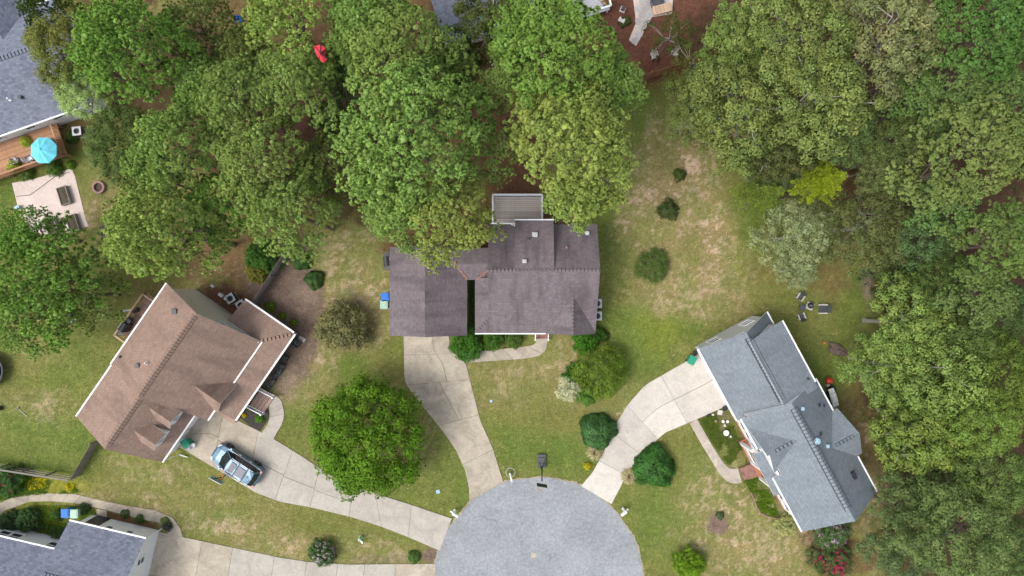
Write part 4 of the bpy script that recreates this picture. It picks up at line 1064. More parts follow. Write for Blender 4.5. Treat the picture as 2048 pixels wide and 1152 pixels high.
def leafy_proto(seed, R=4.4, hgt=3.6, dmin=.8, blob=.75, leaf=.17, dens=95, asp=.55, thin=.1, bark='bark', rough=.2, yellow=.0, k_main=7, layers=3, lf=.6, up=.6, shell=.55, mat='leaf', thick=.17, limb_up=0.0, jit=.38, core=.40):
    rng = np.random.RandomState(seed); fo = outline(rng, R, rough); cl = []; rads = []
    for layer in range(layers):
        for x, y in dart(rng, 900, lambda a: fo(a)*(1 + .03*layer), dmin*(1 + .25*layer), R):
            if rng.rand() < thin: continue
            q = min(1, math.hypot(x, y)/(R*1.15)); cl.append((x, y, hgt*(1 - q**2.0) - layer*blob*1.25 + rng.randn()*jit*blob/.75, layer)); rads.append(blob*(.7 + .55*rng.rand()))
    PP, NN, CC, DN, cb = [], [], [], [], []
    for (x, y, z, layer), r in zip(cl, rads):
        c = np.array([x, y, z]); k = int(dens*r*r/(blob*blob)*(1 if layer == 0 else .6))
        d = rng.randn(k, 3); d[:, 2] = np.abs(d[:, 2]) - .25; d = unit(d); rad = (shell + (1-shell)*rng.rand(k, 1))**.7
        wob = 1 + .22*np.sin(d[:, :1]*5 + seed) * np.cos(d[:, 1:2]*6)
        PP.append(c + d*r*rad*wob*np.array([1.1, 1.1, .8])); NN.append(unit(d*.7 + rng.randn(k, 3)*.5 + [0, 0, up])); DN.append(d)
        base = np.ones(3)*(.86 + .28*rng.rand()); base[0] *= .92 + .13*rng.rand(); cb.append(base)
        cc_ = base*(.72 + .55*rng.rand(k, 1))
        yl = rng.rand(k, 1) < yellow; cc_ = np.where(yl, cc_*np.array([1.8, 1.5, 1.4]), cc_)
        CC.append(cc_)
    PP = np.concatenate(PP); NN = np.concatenate(NN); CC = np.concatenate(CC); DN = np.concatenate(DN)
    V, F = leaf_quads(PP, NN, leaf, asp, rng); nv = len(V)
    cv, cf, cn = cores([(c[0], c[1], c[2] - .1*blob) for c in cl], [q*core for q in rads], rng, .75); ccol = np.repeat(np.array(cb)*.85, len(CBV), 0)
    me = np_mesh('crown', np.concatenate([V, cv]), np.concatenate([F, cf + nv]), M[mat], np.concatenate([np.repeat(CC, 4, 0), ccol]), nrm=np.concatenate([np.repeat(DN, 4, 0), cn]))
    br = limb_mesh(limbs(rng, [(c[0], c[1], c[2] + limb_up) for c in cl if c[3] == 0 or (c[3] == 1 and limb_up == 0)], -hgt*.35, k_main, thick, lf), M[bark], 'branches', 5)
    return dict(crown=me, br=br, R=R, z0=-hgt*.3)

def conifer_proto(seed, R=2.2, hgt=5.5):
    """layered sprays of foliage radiating from the leader, seen from above as a star"""
    rng = np.random.RandomState(seed); PP, NN, CC = [], [], []
    for i in range(95):
        a = rng.rand()*6.28; t = rng.rand()**.7; L = R*t*(.75 + .4*rng.rand()); z = hgt*(1 - t)
        k = int(70*L/R + 25); s = rng.rand(k)**.75
        d = np.array([math.cos(a), math.sin(a), 0]); q = np.array([-d[1], d[0], 0])
        wd = (.28*(1 - s)**.6 + .05)*(rng.rand(k) - .5)*2.2
        PP.append(d*(L*s)[:, None] + q*wd[:, None] + np.stack([0*s, 0*s, z - .35*L*s + .25*L*s*s + rng.randn(k)*.06], -1))
        NN.append(unit(rng.randn(k, 3)*.5 + [0, 0, 1])); CC.append(np.ones((k, 3))*(.8 + .4*rng.rand())*(.7 + .6*rng.rand(k, 1)))
    PP, NN, CC = map(np.concatenate, (PP, NN, CC)); V, F = leaf_quads(PP, NN, .15, .45, rng)
    me = np_mesh('crown', V, F, M['leaf'], np.repeat(CC, 4, 0))
    br = limb_mesh([([(0,0,-1),(0,0,hgt*.6),(.05,0,hgt)], [.12,.07,.02])], M['bark'], 'branches', 5)
    return dict(crown=me, br=br, R=R, z0=-1.0)

def shrub_proto(seed, R=1.0, hgt=1.0, n=5200, leaf=.075, asp=.6, mat='gloss_leaf', lump=.10, clipped=True, cone=False):
    rng = np.random.RandomState(seed); d = rng.randn(n, 3); d[:, 2] = np.abs(d[:, 2]); d = unit(d)
    th = np.arctan2(d[:, 1], d[:, 0]); lm = 1 + lump*(np.sin(3*th + seed) + .7*np.sin(5*th + 2*seed) + .5*np.sin(9*th)*d[:, 2]) + lump*.8*np.sin(d[:, 0]*9 + seed)*np.cos(d[:, 1]*8)
    rad = (lm*(.80 + .2*rng.rand(n)**.5) if clipped else lm*(.45 + .6*rng.rand(n)**.6))[:, None]
    PP = d*rad*np.array([R, R, hgt]); NN = unit(d*(1.0 if clipped else .5) + rng.randn(n, 3)*.45 + [0, 0, .3])
    CC = np.ones((n, 3))*(.7 + .6*rng.rand(n, 1))*(.85 + .3*np.sin(PP[:, :1]*6)*np.cos(PP[:, 1:2]*7)); V, F = leaf_quads(PP, NN, leaf, asp, rng)
    # twiggy heart so that no light passes through
    me = np_mesh('foliage', V, F, M[mat], np.repeat(np.clip(CC, .3, 2), 4, 0), nrm=np.repeat(d, 4, 0))
    b = []
    for k in range(9):
        a = rng.rand()*6.28; r = R*.55*rng.rand()**.5 + .1*R
        b.append(([(0,0,0), (r*.4*math.cos(a), r*.4*math.sin(a), hgt*.35), (r*math.cos(a), r*math.sin(a), hgt*.75)], [.04*R+.01, .03*R, .01]))
    br = limb_mesh(b, M['bark'], 'stems', 4)
    return dict(crown=me, br=br, R=R, z0=0)

def grass_clump_proto(seed, R=1.0, n=520, cols=((.85,.72,.42), (.70,.66,.32)), wd=.025, hgt=.7):
    rng = np.random.RandomState(seed); a = rng.rand(n)*6.28; r = R*(.35 + .65*rng.rand(n)); z1 = hgt*(.6 + .5*rng.rand(n))
    d = np.stack([np.cos(a), np.sin(a), 0*a], -1); q = np.stack([-d[:, 1], d[:, 0], 0*a], -1)*wd
    o = d*(.08*R*rng.rand(n))[:, None]; m = d*(r*.5)[:, None] + np.stack([0*a, 0*a, z1], -1); e = d*r[:, None] + np.stack([0*a, 0*a, z1*.45], -1)
    V = np.stack([o - q, o + q, m + q, m - q, m - q, m + q, e + q*.3, e - q*.3], 1).reshape(-1, 3); F = np.arange(8*n).reshape(-1, 4)
    c0, c1 = np.array(cols[0]), np.array(cols[1]); t = rng.rand(n, 1); C = (c0*t + c1*(1-t))*(.7 + .6*rng.rand(n, 1))
    me = np_mesh('blades', V, F, M['leaf'], np.repeat(C, 8, 0)); return dict(crown=me, br=None, R=R, z0=0)

PR = {
 'pine': [pine_proto(1), pine_proto(2), pine_proto(3, hgt=5.6, dmin=.74), pine_proto(4, sparse=.16), pine_proto(5, hgt=4.4)],
 'pine_thin': [pine_proto(8, sparse=.22, hgt=3.8), pine_proto(9, sparse=.2, hgt=3.8)],
 'oak': [leafy_proto(11, yellow=.035, bark='bark_g', leaf=.22, asp=.6, dens=170, thin=.16, limb_up=.0, thick=.12, lf=.22, jit=.62), leafy_proto(12, yellow=.05, bark='bark_g', leaf=.22, asp=.6, dens=170, rough=.25, thin=.22, limb_up=.05, thick=.12, lf=.22, jit=.62), leafy_proto(13, yellow=.03, bark='bark_g', leaf=.22, asp=.6, dens=170, thin=.16, limb_up=-.05, thick=.12, lf=.2, jit=.62)],
 'fine': [leafy_proto(21, leaf=.16, dens=190, blob=.66, dmin=.72, thin=.06, yellow=.05, limb_up=-.35, thick=.11), leafy_proto(22, leaf=.16, dens=190, blob=.66, dmin=.72, thin=.1, rough=.26, yellow=.08, limb_up=-.35, thick=.11)],
 'grey': [leafy_proto(31, leaf=.155, dens=170, blob=.66, dmin=.72, thin=.12, rough=.22, bark='bark_g', lf=.7, k_main=7, limb_up=.32, layers=3, thick=.06), leafy_proto(32, leaf=.155, dens=170, blob=.66, dmin=.72, thin=.08, rough=.2, bark='bark_g', lf=.7, k_main=7, limb_up=.32, layers=3, thick=.06)],
 'oak_open': [leafy_proto(15, yellow=.06, bark='bark_g', leaf=.20, asp=.6, dens=110, thin=.50, limb_up=.15, thick=.12, lf=.6, jit=.5, layers=2, rough=.3)],
 'maple': [leafy_proto(41, R=4.2, leaf=.185, dens=210, blob=.66, dmin=.66, thin=.03, rough=.12, hgt=3.4, lf=.3, up=.4, limb_up=-.4, thick=.1)],
 'dense': [leafy_proto(51, leaf=.19, dens=165, thin=.04, rough=.18, limb_up=-.4, thick=.11, lf=.4), leafy_proto(52, leaf=.19, dens=165, thin=.06, rough=.22, limb_up=-.4, thick=.11, lf=.4)],
 'conifer': [conifer_proto(61)],
 'willowy': [leafy_proto(71, R=2.3, hgt=2.0, leaf=.17, dens=110, blob=.42, dmin=.42, asp=.25, jit=.6, core=.35, limb_up=-.25, thin=.03, rough=.13, layers=3, thick=.06)],
 'bushy': [leafy_proto(81, R=1.6, hgt=1.2, leaf=.105, dens=130, blob=.30, dmin=.30, asp=.6, limb_up=-.2, thin=.03, rough=.10, thick=.05, mat='gloss_leaf'),
           leafy_proto(82, R=1.6, hgt=1.2, leaf=.115, dens=130, blob=.34, dmin=.33, asp=.55, limb_up=-.2, thin=.06, rough=.16, thick=.05, mat='gloss_leaf')],
 'clipped': [shrub_proto(91, lump=.07, n=5200, leaf=.10), shrub_proto(92, lump=.09, n=5200, leaf=.10)],
 'small': [shrub_proto(95, lump=.07, n=1400, leaf=.13, clipped=True), shrub_proto(96, lump=.10, n=1200, leaf=.15, clipped=False)],
 'spiky': [grass_clump_proto(97)],
}
for k, l in PR.items():          # the prototypes' first objects are reused for the first tree of each kind
    for pr in l: pr['fresh'] = True

EFF = dict(bushy=.84, willowy=.92, oak=.95, fine=.95, dense=.95, grey=.95, maple=.95, oak_open=.95)
BOOST = dict(fine=1.5, dense=1.45, maple=1.3, grey=1.0, conifer=1.2, willowy=1.35, bushy=1.3, clipped=1.35, small=1.2)
def plant(kind, px, py, rpx, zc, tint, label, var=0, name='tree', cat='tree', group=None, rz=None, zs=1.0, flower=None, zb=0.0):
    """one plant: Empty on the ground > trunk, branches, crown; rpx = crown radius in photo pixels at crown height zc"""
    pr = PR[kind][var % len(PR[kind])]; rpx = rpx*EFF.get(kind, 1.0); c = P(px, py, zc + zb); R = rpx*(H - zc - zb)/FP; s = R/pr['R']
    root = thing(name, (c.x, c.y, zb), label, cat, group)
    rz = rnd.random()*6.28 if rz is None else rz
    cr = pr['crown'] if pr['fresh'] else pr['crown'].copy(); br = pr['br']
    if br is not None and not pr['fresh']: br = br.copy()
    if not pr['fresh']:
        S.collection.objects.link(cr)
        if br is not None: S.collection.objects.link(br)
    pr['fresh'] = False
    cr.name = 'crown' if name == 'tree' else 'foliage'
    cr.parent = root; tree = name in ('tree', 'pine_tree', 'oak_tree', 'maple_tree', 'conifer_tree')
    zz = (zc - 1.6*s) if tree else 0.0
    if not tree and kind in ('willowy', 'bushy'): zz = .95*s*zs
    cr.location = (0, 0, zz); cr.rotation_euler = (0, 0, rz); cr.scale = (s, s, s*zs); cr.color = (*[min(.6, c*(BOOST.get(kind, 1.0))) for c in tint], 1)
    if br is not None:
        br.name = 'branches'; br.parent = root; br.location = (0, 0, zz); br.rotation_euler = (0, 0, rz); br.scale = (s, s, s*zs)
    if tree or kind in ('willowy', 'bushy'):
        top = zz + pr['z0']*s + (.9 if tree else .3)
        mb = MB(); r = .26*s if tree else .07
        mb.tube([(0,0,-.1), (0,0,.3), (.06*s,.04*s,top*.5), (0,0,max(.4, top))], [r*1.5, r, r*.85, r*.6], 8)
        mb.build('trunk', M['bark'] if kind not in ('oak', 'grey') else M['bark_g'], root, True, world=False)
    if flower:
        fcol, n, fs, top_only = flower; rng = np.random.RandomState(int(px + py)); d = rng.randn(n, 3); d[:, 2] = np.abs(d[:, 2])*1.2 + .1; d = unit(d)
        cen = d*np.array([R, R, pr.get('fh', 1.0)*R])*(.96 + .1*rng.rand(n, 1)); cen[:, 2] += zz*.6 + .1
        if top_only: keep = (d @ unit(np.array(top_only))) > .25; cen = cen[keep]; d = d[keep]
        PPf = (cen[:, None, :] + rng.randn(len(cen), 16, 3)*fs).reshape(-1, 3); NNf = unit(np.repeat(d, 16, 0) + rng.randn(len(PPf), 3)*.5)
        V, F = leaf_quads(PPf, NNf, fs*1.3, .9, rng); C = np.ones((len(PPf), 3))*(.8 + .35*rng.rand(len(PPf), 1))
        fo = np_mesh('blossom', V, F, M['petal'], np.repeat(C, 4, 0), parent=root, kind='stuff'); fo.color = (*fcol, 1)
    return root

PINE = (.365, .54, .16); PINEY = (.43, .57, .16); PINEB = (.29, .51, .12); PINEBL = (.25, .40, .14); OAKC = (.215, .27, .075); OAKY = (.225, .32, .08)
GREY = (.34, .39, .18); DKG = (.085, .14, .05); OLV = (.27, .37, .12); MID = (.14, .21, .055)
gp_ = 'pine trees in the back gardens'; go_ = 'broadleaved trees on the right hand side'
pines = [
 # px, py, r, zc, tint, variant, kind, label
 (265,100,112,13.5,PINEB,2,'pine','vivid green round-crowned pine near the top left, tallest beside the blue-grey roof'),
 (395,55,75,11,OLV,3,'pine','dull olive pine just left of the blue tarpaulin at the top edge'),
 (400,170,62,12,PINE,1,'pine','narrow mid-green pine wedged right of the vivid round pine at top left'),
 (470,195,82,12.5,PINE,0,'pine','pine left of the one below the red canopy'),
 (590,170,78,13,PINE,4,'pine','rounded pine standing directly below and left of the red canopy'),
 (590,45,110,11.5,PINEY,3,'pine','yellow-green pine at the top edge above the red canopy'),
 (480,110,60,10.5,OLV,1,'pine','low olive pine between the blue tarpaulin and the red canopy'),
 (345,300,92,12.5,PINE,4,'pine','pine right of the brick fire ring and its fine-leaved neighbour'),
 (315,465,102,13,PINEY,2,'pine','large pine overhanging the top corner of the red-brown roof'),
 (525,330,100,12.5,PINE,1,'pine','pine in the middle of the left hand grove of pines'),
 (440,410,72,10.5,PINEB,0,'pine','lower darker pine behind the pine overhanging the red-brown roof'),
 (575,428,86,12,PINE,3,'pine','pine above the two clipped ball shrubs'),
 (650,330,62,10,OLV,1,'pine','dim low pine between the grove and the biggest central pine'),
 (735,45,80,12,PINE,2,'pine','pine at the top edge right of the yellow-green one'),
 (800,110,118,13,PINE,0,'pine','broad pine top centre, next to the bare oak twigs'),
 (900,150,70,10.5,OLV,1,'pine','loose pine between the broad top centre pine and the bare earth gap'),
 (825,275,152,14.5,PINE,2,'pine','biggest pine of all, left of the reddish earth gap behind the central house'),
 (895,425,92,12.5,PINEY,4,'pine','pine whose branch reaches over the garage roof of the central house'),
 (800,420,70,11,PINE,1,'pine','low pine at the lawn edge left of the branch over the garage roof'),
 (985,300,60,10,PINE,3,'pine','shaded pine right of the biggest pine, above the grey deck'),
 (1125,115,132,14,PINEB,0,'pine','tall dense pine at the top, left of the curved flagstone path'),
 (1225,170,66,12,PINE,1,'pine','pine reaching to the orange fence right of the tall dense pine'),
 (1040,60,70,12,PINEB,4,'pine','pine at the left flank of the tall dense one by the top edge'),
 (1148,290,122,14,PINEY,2,'pine','yellowish pine right of the grey deck, at the lawn edge'),
 (1152,392,58,11.5,PINEY,1,'pine','small yellow-green pine tip just above the central house roof'),
 (1010,170,50,11,PINE,2,'pine','small pine between the bare earth gap and the tall dense pine'),
 (70,560,118,8,PINEB,0,'pine_thin','wide thin-crowned pine hiding the end of the gravel patio'),
 (35,640,75,6,PINE,1,'pine_thin','thin pine below the gravel patio at the left edge'),
 (150,590,70,6,PINE,0,'pine_thin','thin pine over the light blue ring on the lawn'),
 (45,470,60,7,PINEB,1,'pine_thin','open pine covering the raised beds at the left'),
 (1960,65,98,14,(.18,.35,.10),2,'pine','deep green round pine in the top right corner'),
 (1950,300,112,14,(.30,.42,.14),0,'pine','large blue-green pine at the right edge, second below the corner'),
 (1830,185,62,10,PINEBL,1,'pine','dim pine between the big oak and the corner pine'),
 (1905,175,66,12,PINEBL,3,'pine','middle pine between the corner pine and the large blue-green one'),
 (2005,490,78,13,(.25,.39,.12),4,'pine','pine at the right edge beside the dark thicket'),
 (1900,405,60,11,PINEBL,3,'pine','small pine below the large blue-green pine'),
 (1970,590,62,11.5,PINEBL,1,'pine','lowest pine at the right edge, above the yellow-green oaks'),
 (2030,200,70,12,PINEBL,1,'pine','pine at the right edge between corner pine and large blue-green pine'),
 (1850,260,50,9.5,PINEBL,4,'pine','low blue-green pine left of the large blue-green pine'),
]
for i, (px, py, r, zc, tint, v, kd, lb) in enumerate(pines):
    if r == 0: continue
    j = 1 + .04*math.sin(i*2.3); plant(kd, px, py, r*.93, zc, (tint[0]*j, tint[1]*(2-j), tint[2]), lb, v, 'pine_tree', 'pine tree', gp_)
trees = [
 ('fine',125,95,88,12,(.13,.145,.035),1,'olive tree with yellowing leaves over the ridge of the blue-grey roof'),
 ('fine',160,175,62,11,OLV,0,'olive tree beside the white wall of the top left house'),
 ('pine',95,15,52,11,(.10,.155,.045),'pine','x'),
 ('fine',245,285,88,10.5,(.085,.125,.035),0,'fine-leaved dark tree between the air conditioner and the fire ring'),
 ('fine',290,350,55,9,(.08,.12,.035),1,'small fine-leaved tree just right of the brick fire ring'),
 ('fine',690,150,58,10,(.065,.105,.045),0,'dark bluish tree right of the red canopy'),
 ('fine',660,240,45,8.5,(.06,.10,.035),1,'small dark tree below the dark bluish one'),
 ('fine',650,120,38,8.5,(.07,.10,.04),0,'dark little tree touching the right side of the red canopy'),
 ('oak',985,40,85,11,(.10,.125,.035),1,'oak with bare grey twigs at the top edge left of the tall pine'),
 ('oak_open',1345,70,50,6,(.10,.125,.032),0,'small open oak over the flagstone path and bark mulch'),
 ('oak_open',1390,125,62,7,(.115,.14,.035),1,'open oak with a grey limb crossing the mulch above the orange fence'),
 ('oak',1480,75,75,9.5,OAKY,2,'yellowish oak right of the bark mulch with pale forked limbs'),
 ('oak',1605,55,112,13.5,OAKC,0,'large oak at the top edge, centre of the big oak mass'),
 ('oak',1500,205,118,9.5,OAKC,1,'spreading oak at the top of the tan lawn'),
 ('oak',1640,190,120,13.5,OAKC,2,'oak with a crooked pale limb in the middle of the big oak mass'),
 ('oak',1790,75,108,13.5,(.25,.275,.11),1,'pale tan-green oak next to the top right corner pine'),
 ('oak',1400,215,70,7.5,OAKC,2,'low oak skirt right of the orange fence'),
 ('oak',1590,290,75,8.5,(.12,.14,.045),0,'oak at the lower rim of the big oak mass'),
 ('dense',1700,262,62,10,(.115,.165,.055),0,'soft grey-green tree under the oak mass, above the yellow conifer'),
 ('dense',1560,330,52,6,(.115,.15,.06),1,'pale grey-green small tree left of the yellow conifer'),
 ('dense',1805,300,72,10.5,(.10,.13,.04),1,'tree above the brown gap right of the yellow conifer'),
 ('dense',1770,330,50,10,(.12,.145,.05),0,'small tan-green tree beside the brown gap'),
 ('grey',1600,470,78,6,GREY,0,'sparse tree with pale bare branches, left one of the two above the fire pit chairs'),
 ('grey',1745,450,105,7,(.165,.19,.065),1,'wide pale tree with bare branches, right one of the two above the fire pit chairs'),
 ('grey',1600,540,40,4,GREY,0,'lowest sprig tree with white twigs nearest the fire pit chairs'),
 ('dense',1860,470,66,8.5,DKG,0,'dark thicket tree between the pale tree and the right edge pines'),
 ('dense',1800,545,58,4.5,(.05,.085,.03),1,'very dark low tree right of the bare soil strip'),
 ('dense',1900,560,60,9,(.075,.115,.03),0,'dark green tree above the yellow-green oaks'),
 ('dense',1950,690,70,9.5,(.09,.13,.035),1,'dim tree between the yellow-green oaks and the right edge'),
 ('dense',2020,620,60,9.5,(.07,.11,.035),0,'shaded tree at the right edge under the lowest pine'),
 ('dense',2020,760,80,10.5,(.11,.155,.03),1,'right edge tree beside the yellow-green oaks'),
 ('oak',1830,650,92,7.5,OAKY,0,'yellow-green oak just below the dark thicket'),
 ('oak',1790,735,84,7,OAKY,1,'yellow-green oak with a grey limb nearest the silver grill'),
 ('oak',1900,745,108,9,OAKY,2,'central yellow-green oak with a bare pale fork'),
 ('oak',1880,860,100,8.5,(.22,.30,.065),0,'lower yellow-green oak above the shaded gap'),
 ('oak',1812,795,60,6,OAKY,2,'small yellow-green oak over the brown lawn strip right of the grey-blue house'),
 ('dense',1985,850,70,11,(.15,.22,.045),0,'bright yellow-green tree at the right edge, lower half'),
 ('dense',1790,880,36,3,(.10,.16,.04),1,'small low green tree by the back of the grey-blue house'),
 ('dense',1900,950,92,6.5,(.105,.16,.05),1,'mid-green tree below the yellow-green oaks'),
 ('dense',2000,970,80,10.5,(.115,.165,.045),0,'mid-green tree at the right edge, second from the bottom'),
 ('fine',1830,1040,85,6.5,(.11,.155,.055),1,'fine-leaved grey-green tree left of the bottom right corner'),
 ('fine',1940,1080,105,11,(.12,.17,.055),0,'fine-leaved tree filling the bottom right corner'),
 ('fine',1810,1125,72,5.5,(.105,.15,.06),1,'pale fine-leaved tree at the bottom edge near the pink crepe myrtle'),
 ('fine',2030,1110,70,10,(.085,.13,.04),0,'fine-leaved tree at the extreme bottom right'),
]
for t in trees:
    if len(t) == 8 and t[-1] == 'x':
        plant('pine', t[1], t[2], t[3], t[4], t[5], 'dark pine tips over the roof in the top left corner', 3, 'pine_tree', 'pine tree', gp_)
        continue
    kd, px, py, r, zc, tint, v, lb = t
    nm = 'oak_tree' if kd == 'oak' else 'tree'
    plant(kd, px, py, r*.93, zc, tint, lb, v, nm, 'oak tree' if kd == 'oak' else 'tree', go_ if px > 1300 else None)
plant('maple', 728, 882, 112, 5.2, (.105,.205,.018), 'lone bright green maple on the front lawn between two driveways', 0, 'maple_tree', 'maple tree')
plant('conifer', 1645, 366, 60, 9, (.19,.245,.015), 'bright yellow-green conifer at the lawn edge below the oaks', 0, 'conifer_tree', 'conifer')
plant('conifer', 1525, 395, 62, 5, (.13,.18,.03), 'dim olive conifer left of the bright yellow-green one', 0, 'conifer_tree', 'conifer')

sh = lambda *a, **k: plant(*a, name='shrub', cat='shrub', **k)
sh('clipped',1198,866,38,1.1,(.05,.125,.035),'clipped dark green ball shrub left of the pale curved driveway', var=0)
sh('clipped',1311,938,43,1.1,(.045,.13,.025),'largest clipped dark green ball shrub, right of the pale curved driveway', var=1)
sh('clipped',598,521,20,.9,(.055,.12,.03),'upper clipped ball shrub at the corner of the grey mulch bed', var=0, group='pair of clipped balls in the mulch bed')
sh('clipped',624,559,20,.9,(.055,.12,.028),'lower clipped ball shrub at the corner of the grey mulch bed', var=1, group='pair of clipped balls in the mulch bed')
sh('willowy',1205,745,54,2.2,(.135,.205,.028),'feathery light green large shrub on the lawn below the central house', var=0)
sh('bushy',1150,752,26,1.2,(.035,.11,.012),'dark glossy shrub tucked left of the feathery light green one', var=0)
sh('bushy',1140,778,28,1.4,(.46,.48,.27),'creamy white variegated shrub beside the feathery light green one', var=1)
sh('bushy',1172,790,25,1.2,(.09,.18,.03),'mid-green shrub between the creamy shrub and the feathery one', var=0)
sh('bushy',1172,683,30,1.5,(.05,.145,.012),'glossy green shrub at the front right corner of the central house', var=0)
sh('bushy',1195,668,18,1.3,(.04,.10,.015),'narrow dark shrub against the right wall of the central house', var=1)
sh('bushy',680,655,55,2.2,(.165,.16,.065),'large brownish olive shrub between the mulch bed and the garage', var=1)
sh('bushy',932,688,36,1.0,(.05,.14,.015),'glossy green shrub touching the driveway beside the garage corner', var=0)
sh('bushy',985,679,24,.9,(.065,.14,.02),'green foundation shrub in the middle of the bed under the front gutter', var=1)
sh('bushy',1028,678,20,.8,(.07,.13,.025),'olive foundation shrub nearest the brick steps of the central house', var=0)
sh('willowy',1309,531,34,1.2,(.105,.155,.04),'feathery dark green shrub alone on the tan lawn, largest of three', var=0, zs=.6)
sh('small',1340,418,22,.9,(.065,.10,.028),'round dull green shrub in the middle of the tan lawn', var=1)
sh('small',1362,348,14,.6,(.075,.12,.02),'smallest shrub high on the tan lawn', var=1)
sh('bushy',1382,1130,33,1.2,(.12,.215,.012),'bright lime green shrub at the bottom edge right of the road', var=0)
sh('small',1443,1034,9,.5,(.10,.145,.055),'tiny grey-green plant in a round patch of grey mulch', var=1)
sh('bushy',1578,1052,24,1.0,(.33,.34,.13),'pale yellow variegated shrub at the front corner of the grey-blue house', var=1)
sh('small',826,1119,14,.7,(.07,.17,.025),'round green shrub at the lawn tip beside the road', var=0)
sh('bushy',520,512,36,1.6,(.05,.125,.018),'dense dark green shrub behind the grey fence, under the pines', var=0)
sh('bushy',512,545,24,1.0,(.17,.17,.03),'yellowish low shrub just below the dense shrub at the grey fence', var=1)
sh('bushy',235,500,30,1.4,(.04,.095,.02),'dark shrub between the thin pine and the pine over the brown roof', var=0)
for i, (x, y, r, lb) in enumerate(((537,614,11,'largest'),(562,632,8,'middle'),(585,646,8,'smallest'))):
    sh('small',x,y,r,.5,(.16,.26,.015),f'{lb} of three small lime shrubs in the mulch by the porch roof', var=0, group='three lime shrubs by the porch')
sh('small',516,839,10,.5,(.09,.24,.015),'bright green round shrub in the dark bed by the porch steps', var=0)
sh('small',500,818,11,.5,(.10,.12,.05),'dull twiggy shrub in the dark bed by the porch steps', var=1)
sh('bushy',45,1045,25,1.2,(.055,.11,.035),'dark green shrub above the windows of the bottom left house', var=0)
sh('bushy',5,1050,22,1.3,(.045,.09,.035),'bluish dark shrub at the left edge beside the curved walk', var=1)
for i, (x, y, r) in enumerate(((75,1056,9),(88,1057,8),(100,1062,9),(114,1064,9))):
    sh('small',x,y,r,.6,(.06,.12,.02),['leftmost','second from the left','third from the left','rightmost'][i] + ' of four little round shrubs before the white windows', var=0, group='row of little round shrubs')
sh('small',107,1034,13,.6,(.06,.13,.02),'low green shrub left of the blue and pale green bins', var=1)
sh('small',160,1022,13,.8,(.04,.09,.03),'dark shrub right behind the pale green bin', var=1)
sh('small',108,1076,14,.7,(.07,.13,.035),'twiggy shrub in the inner corner of the slate-roofed house', var=1)
sh('small',245,1031,10,.5,(.05,.12,.025),'green shrub in the strip between curved walk and white wall', var=0)
sh('small',275,1041,10,.5,(.07,.13,.03),'second green shrub in the strip between curved walk and white wall', var=1)
sh('small',325,1045,9,.5,(.14,.22,.03),'lime shrub at the corner of the white wall', var=0)
sh('small',331,1055,11,.5,(.07,.07,.055),'dark brownish shrub at the top corner of the tan driveway', var=1)
sh('spiky',1190,905,20,.5,(1,1,1),'straw coloured grass clump below the left ball shrub', var=0)
sh('spiky',1259,954,19,.5,(1.05,1,.9),'straw coloured grass clump left of the largest ball shrub', var=0)
sh('small',1176,934,9,.4,(.46,.40,.01),'yellow flowering little shrub at the edge of the pale driveway', var=0)
plant('bushy',639,1114,28,1.5,(.055,.115,.03),'flowering crepe myrtle with pale pink blossom beside the bottom driveway',0,'crepe_myrtle','crepe myrtle',flower=((.62,.48,.55),70,.055,None))
plant('bushy',1668,1068,40,1.6,(.075,.13,.04),'crepe myrtle with lilac blossom at the end of the grey-blue roof',1,'crepe_myrtle','crepe myrtle',flower=((.58,.38,.55),60,.07,None))
plant('bushy',1672,1128,42,1.8,(.075,.11,.035),'crepe myrtle with crimson blossom at the bottom edge',0,'crepe_myrtle','crepe myrtle',flower=((.55,.04,.13),85,.07,None))
sh('small',486,832,5.5,.35,(.55,.38,.01),'tiny yellow flowering plant in the dark bed at the porch corner', var=0)
sh('bushy',10,965,32,1.2,(.06,.13,.03),'dark green shrub with reddish flower heads at the left edge', var=1, flower=((.35,.07,.10),14,.05,None))
sh('small',22,330,15,.6,(.27,.36,.02),'lime green potted plant on the stained deck beside the grey chair', var=1, zb=.85)
sh('small',44,280,12,.6,(.30,.42,.015),'lime green plant in the corner between white wall and umbrella', var=0, zb=.85)
sh('small',101,336,17,.8,(.07,.15,.02),'green plant at the foot of the stained deck wall', var=1)
sh('small',133,327,10,.7,(.10,.20,.02),'small plant at the outer corner of the stained deck', var=0)
sh('small',45,345,16,.7,(.09,.16,.03),'leafy plant along the front of the stained deck', var=1)
sh('small',132,270,14,1.0,(.07,.14,.02),'leafy plant between stained deck and air conditioner', var=1)
sh('small',1255,38,10,.5,(.09,.12,.03),'small green perennial in the red mulch left of the flagstone path', var=1)
sh('small',1245,45,8,.4,(.09,.12,.03),'smaller green perennial next to the flagstone path bench', var=1)
sh('small',1208,672,14,.8,(.06,.11,.02),'low shrub between house wall and lawn at the right front corner', var=1)
sh('bushy',975,455,24,1.4,(.30,.26,.13),'dry straw coloured shrub left of the grey deck', var=1)
sh('bushy',945,655,11,.7,(.04,.09,.015),'dark shrub in the narrow gap between garage and house', var=0)
sh('small',944,600,8,.5,(.05,.11,.02),'low plant deep in the gap between garage and house', var=1)

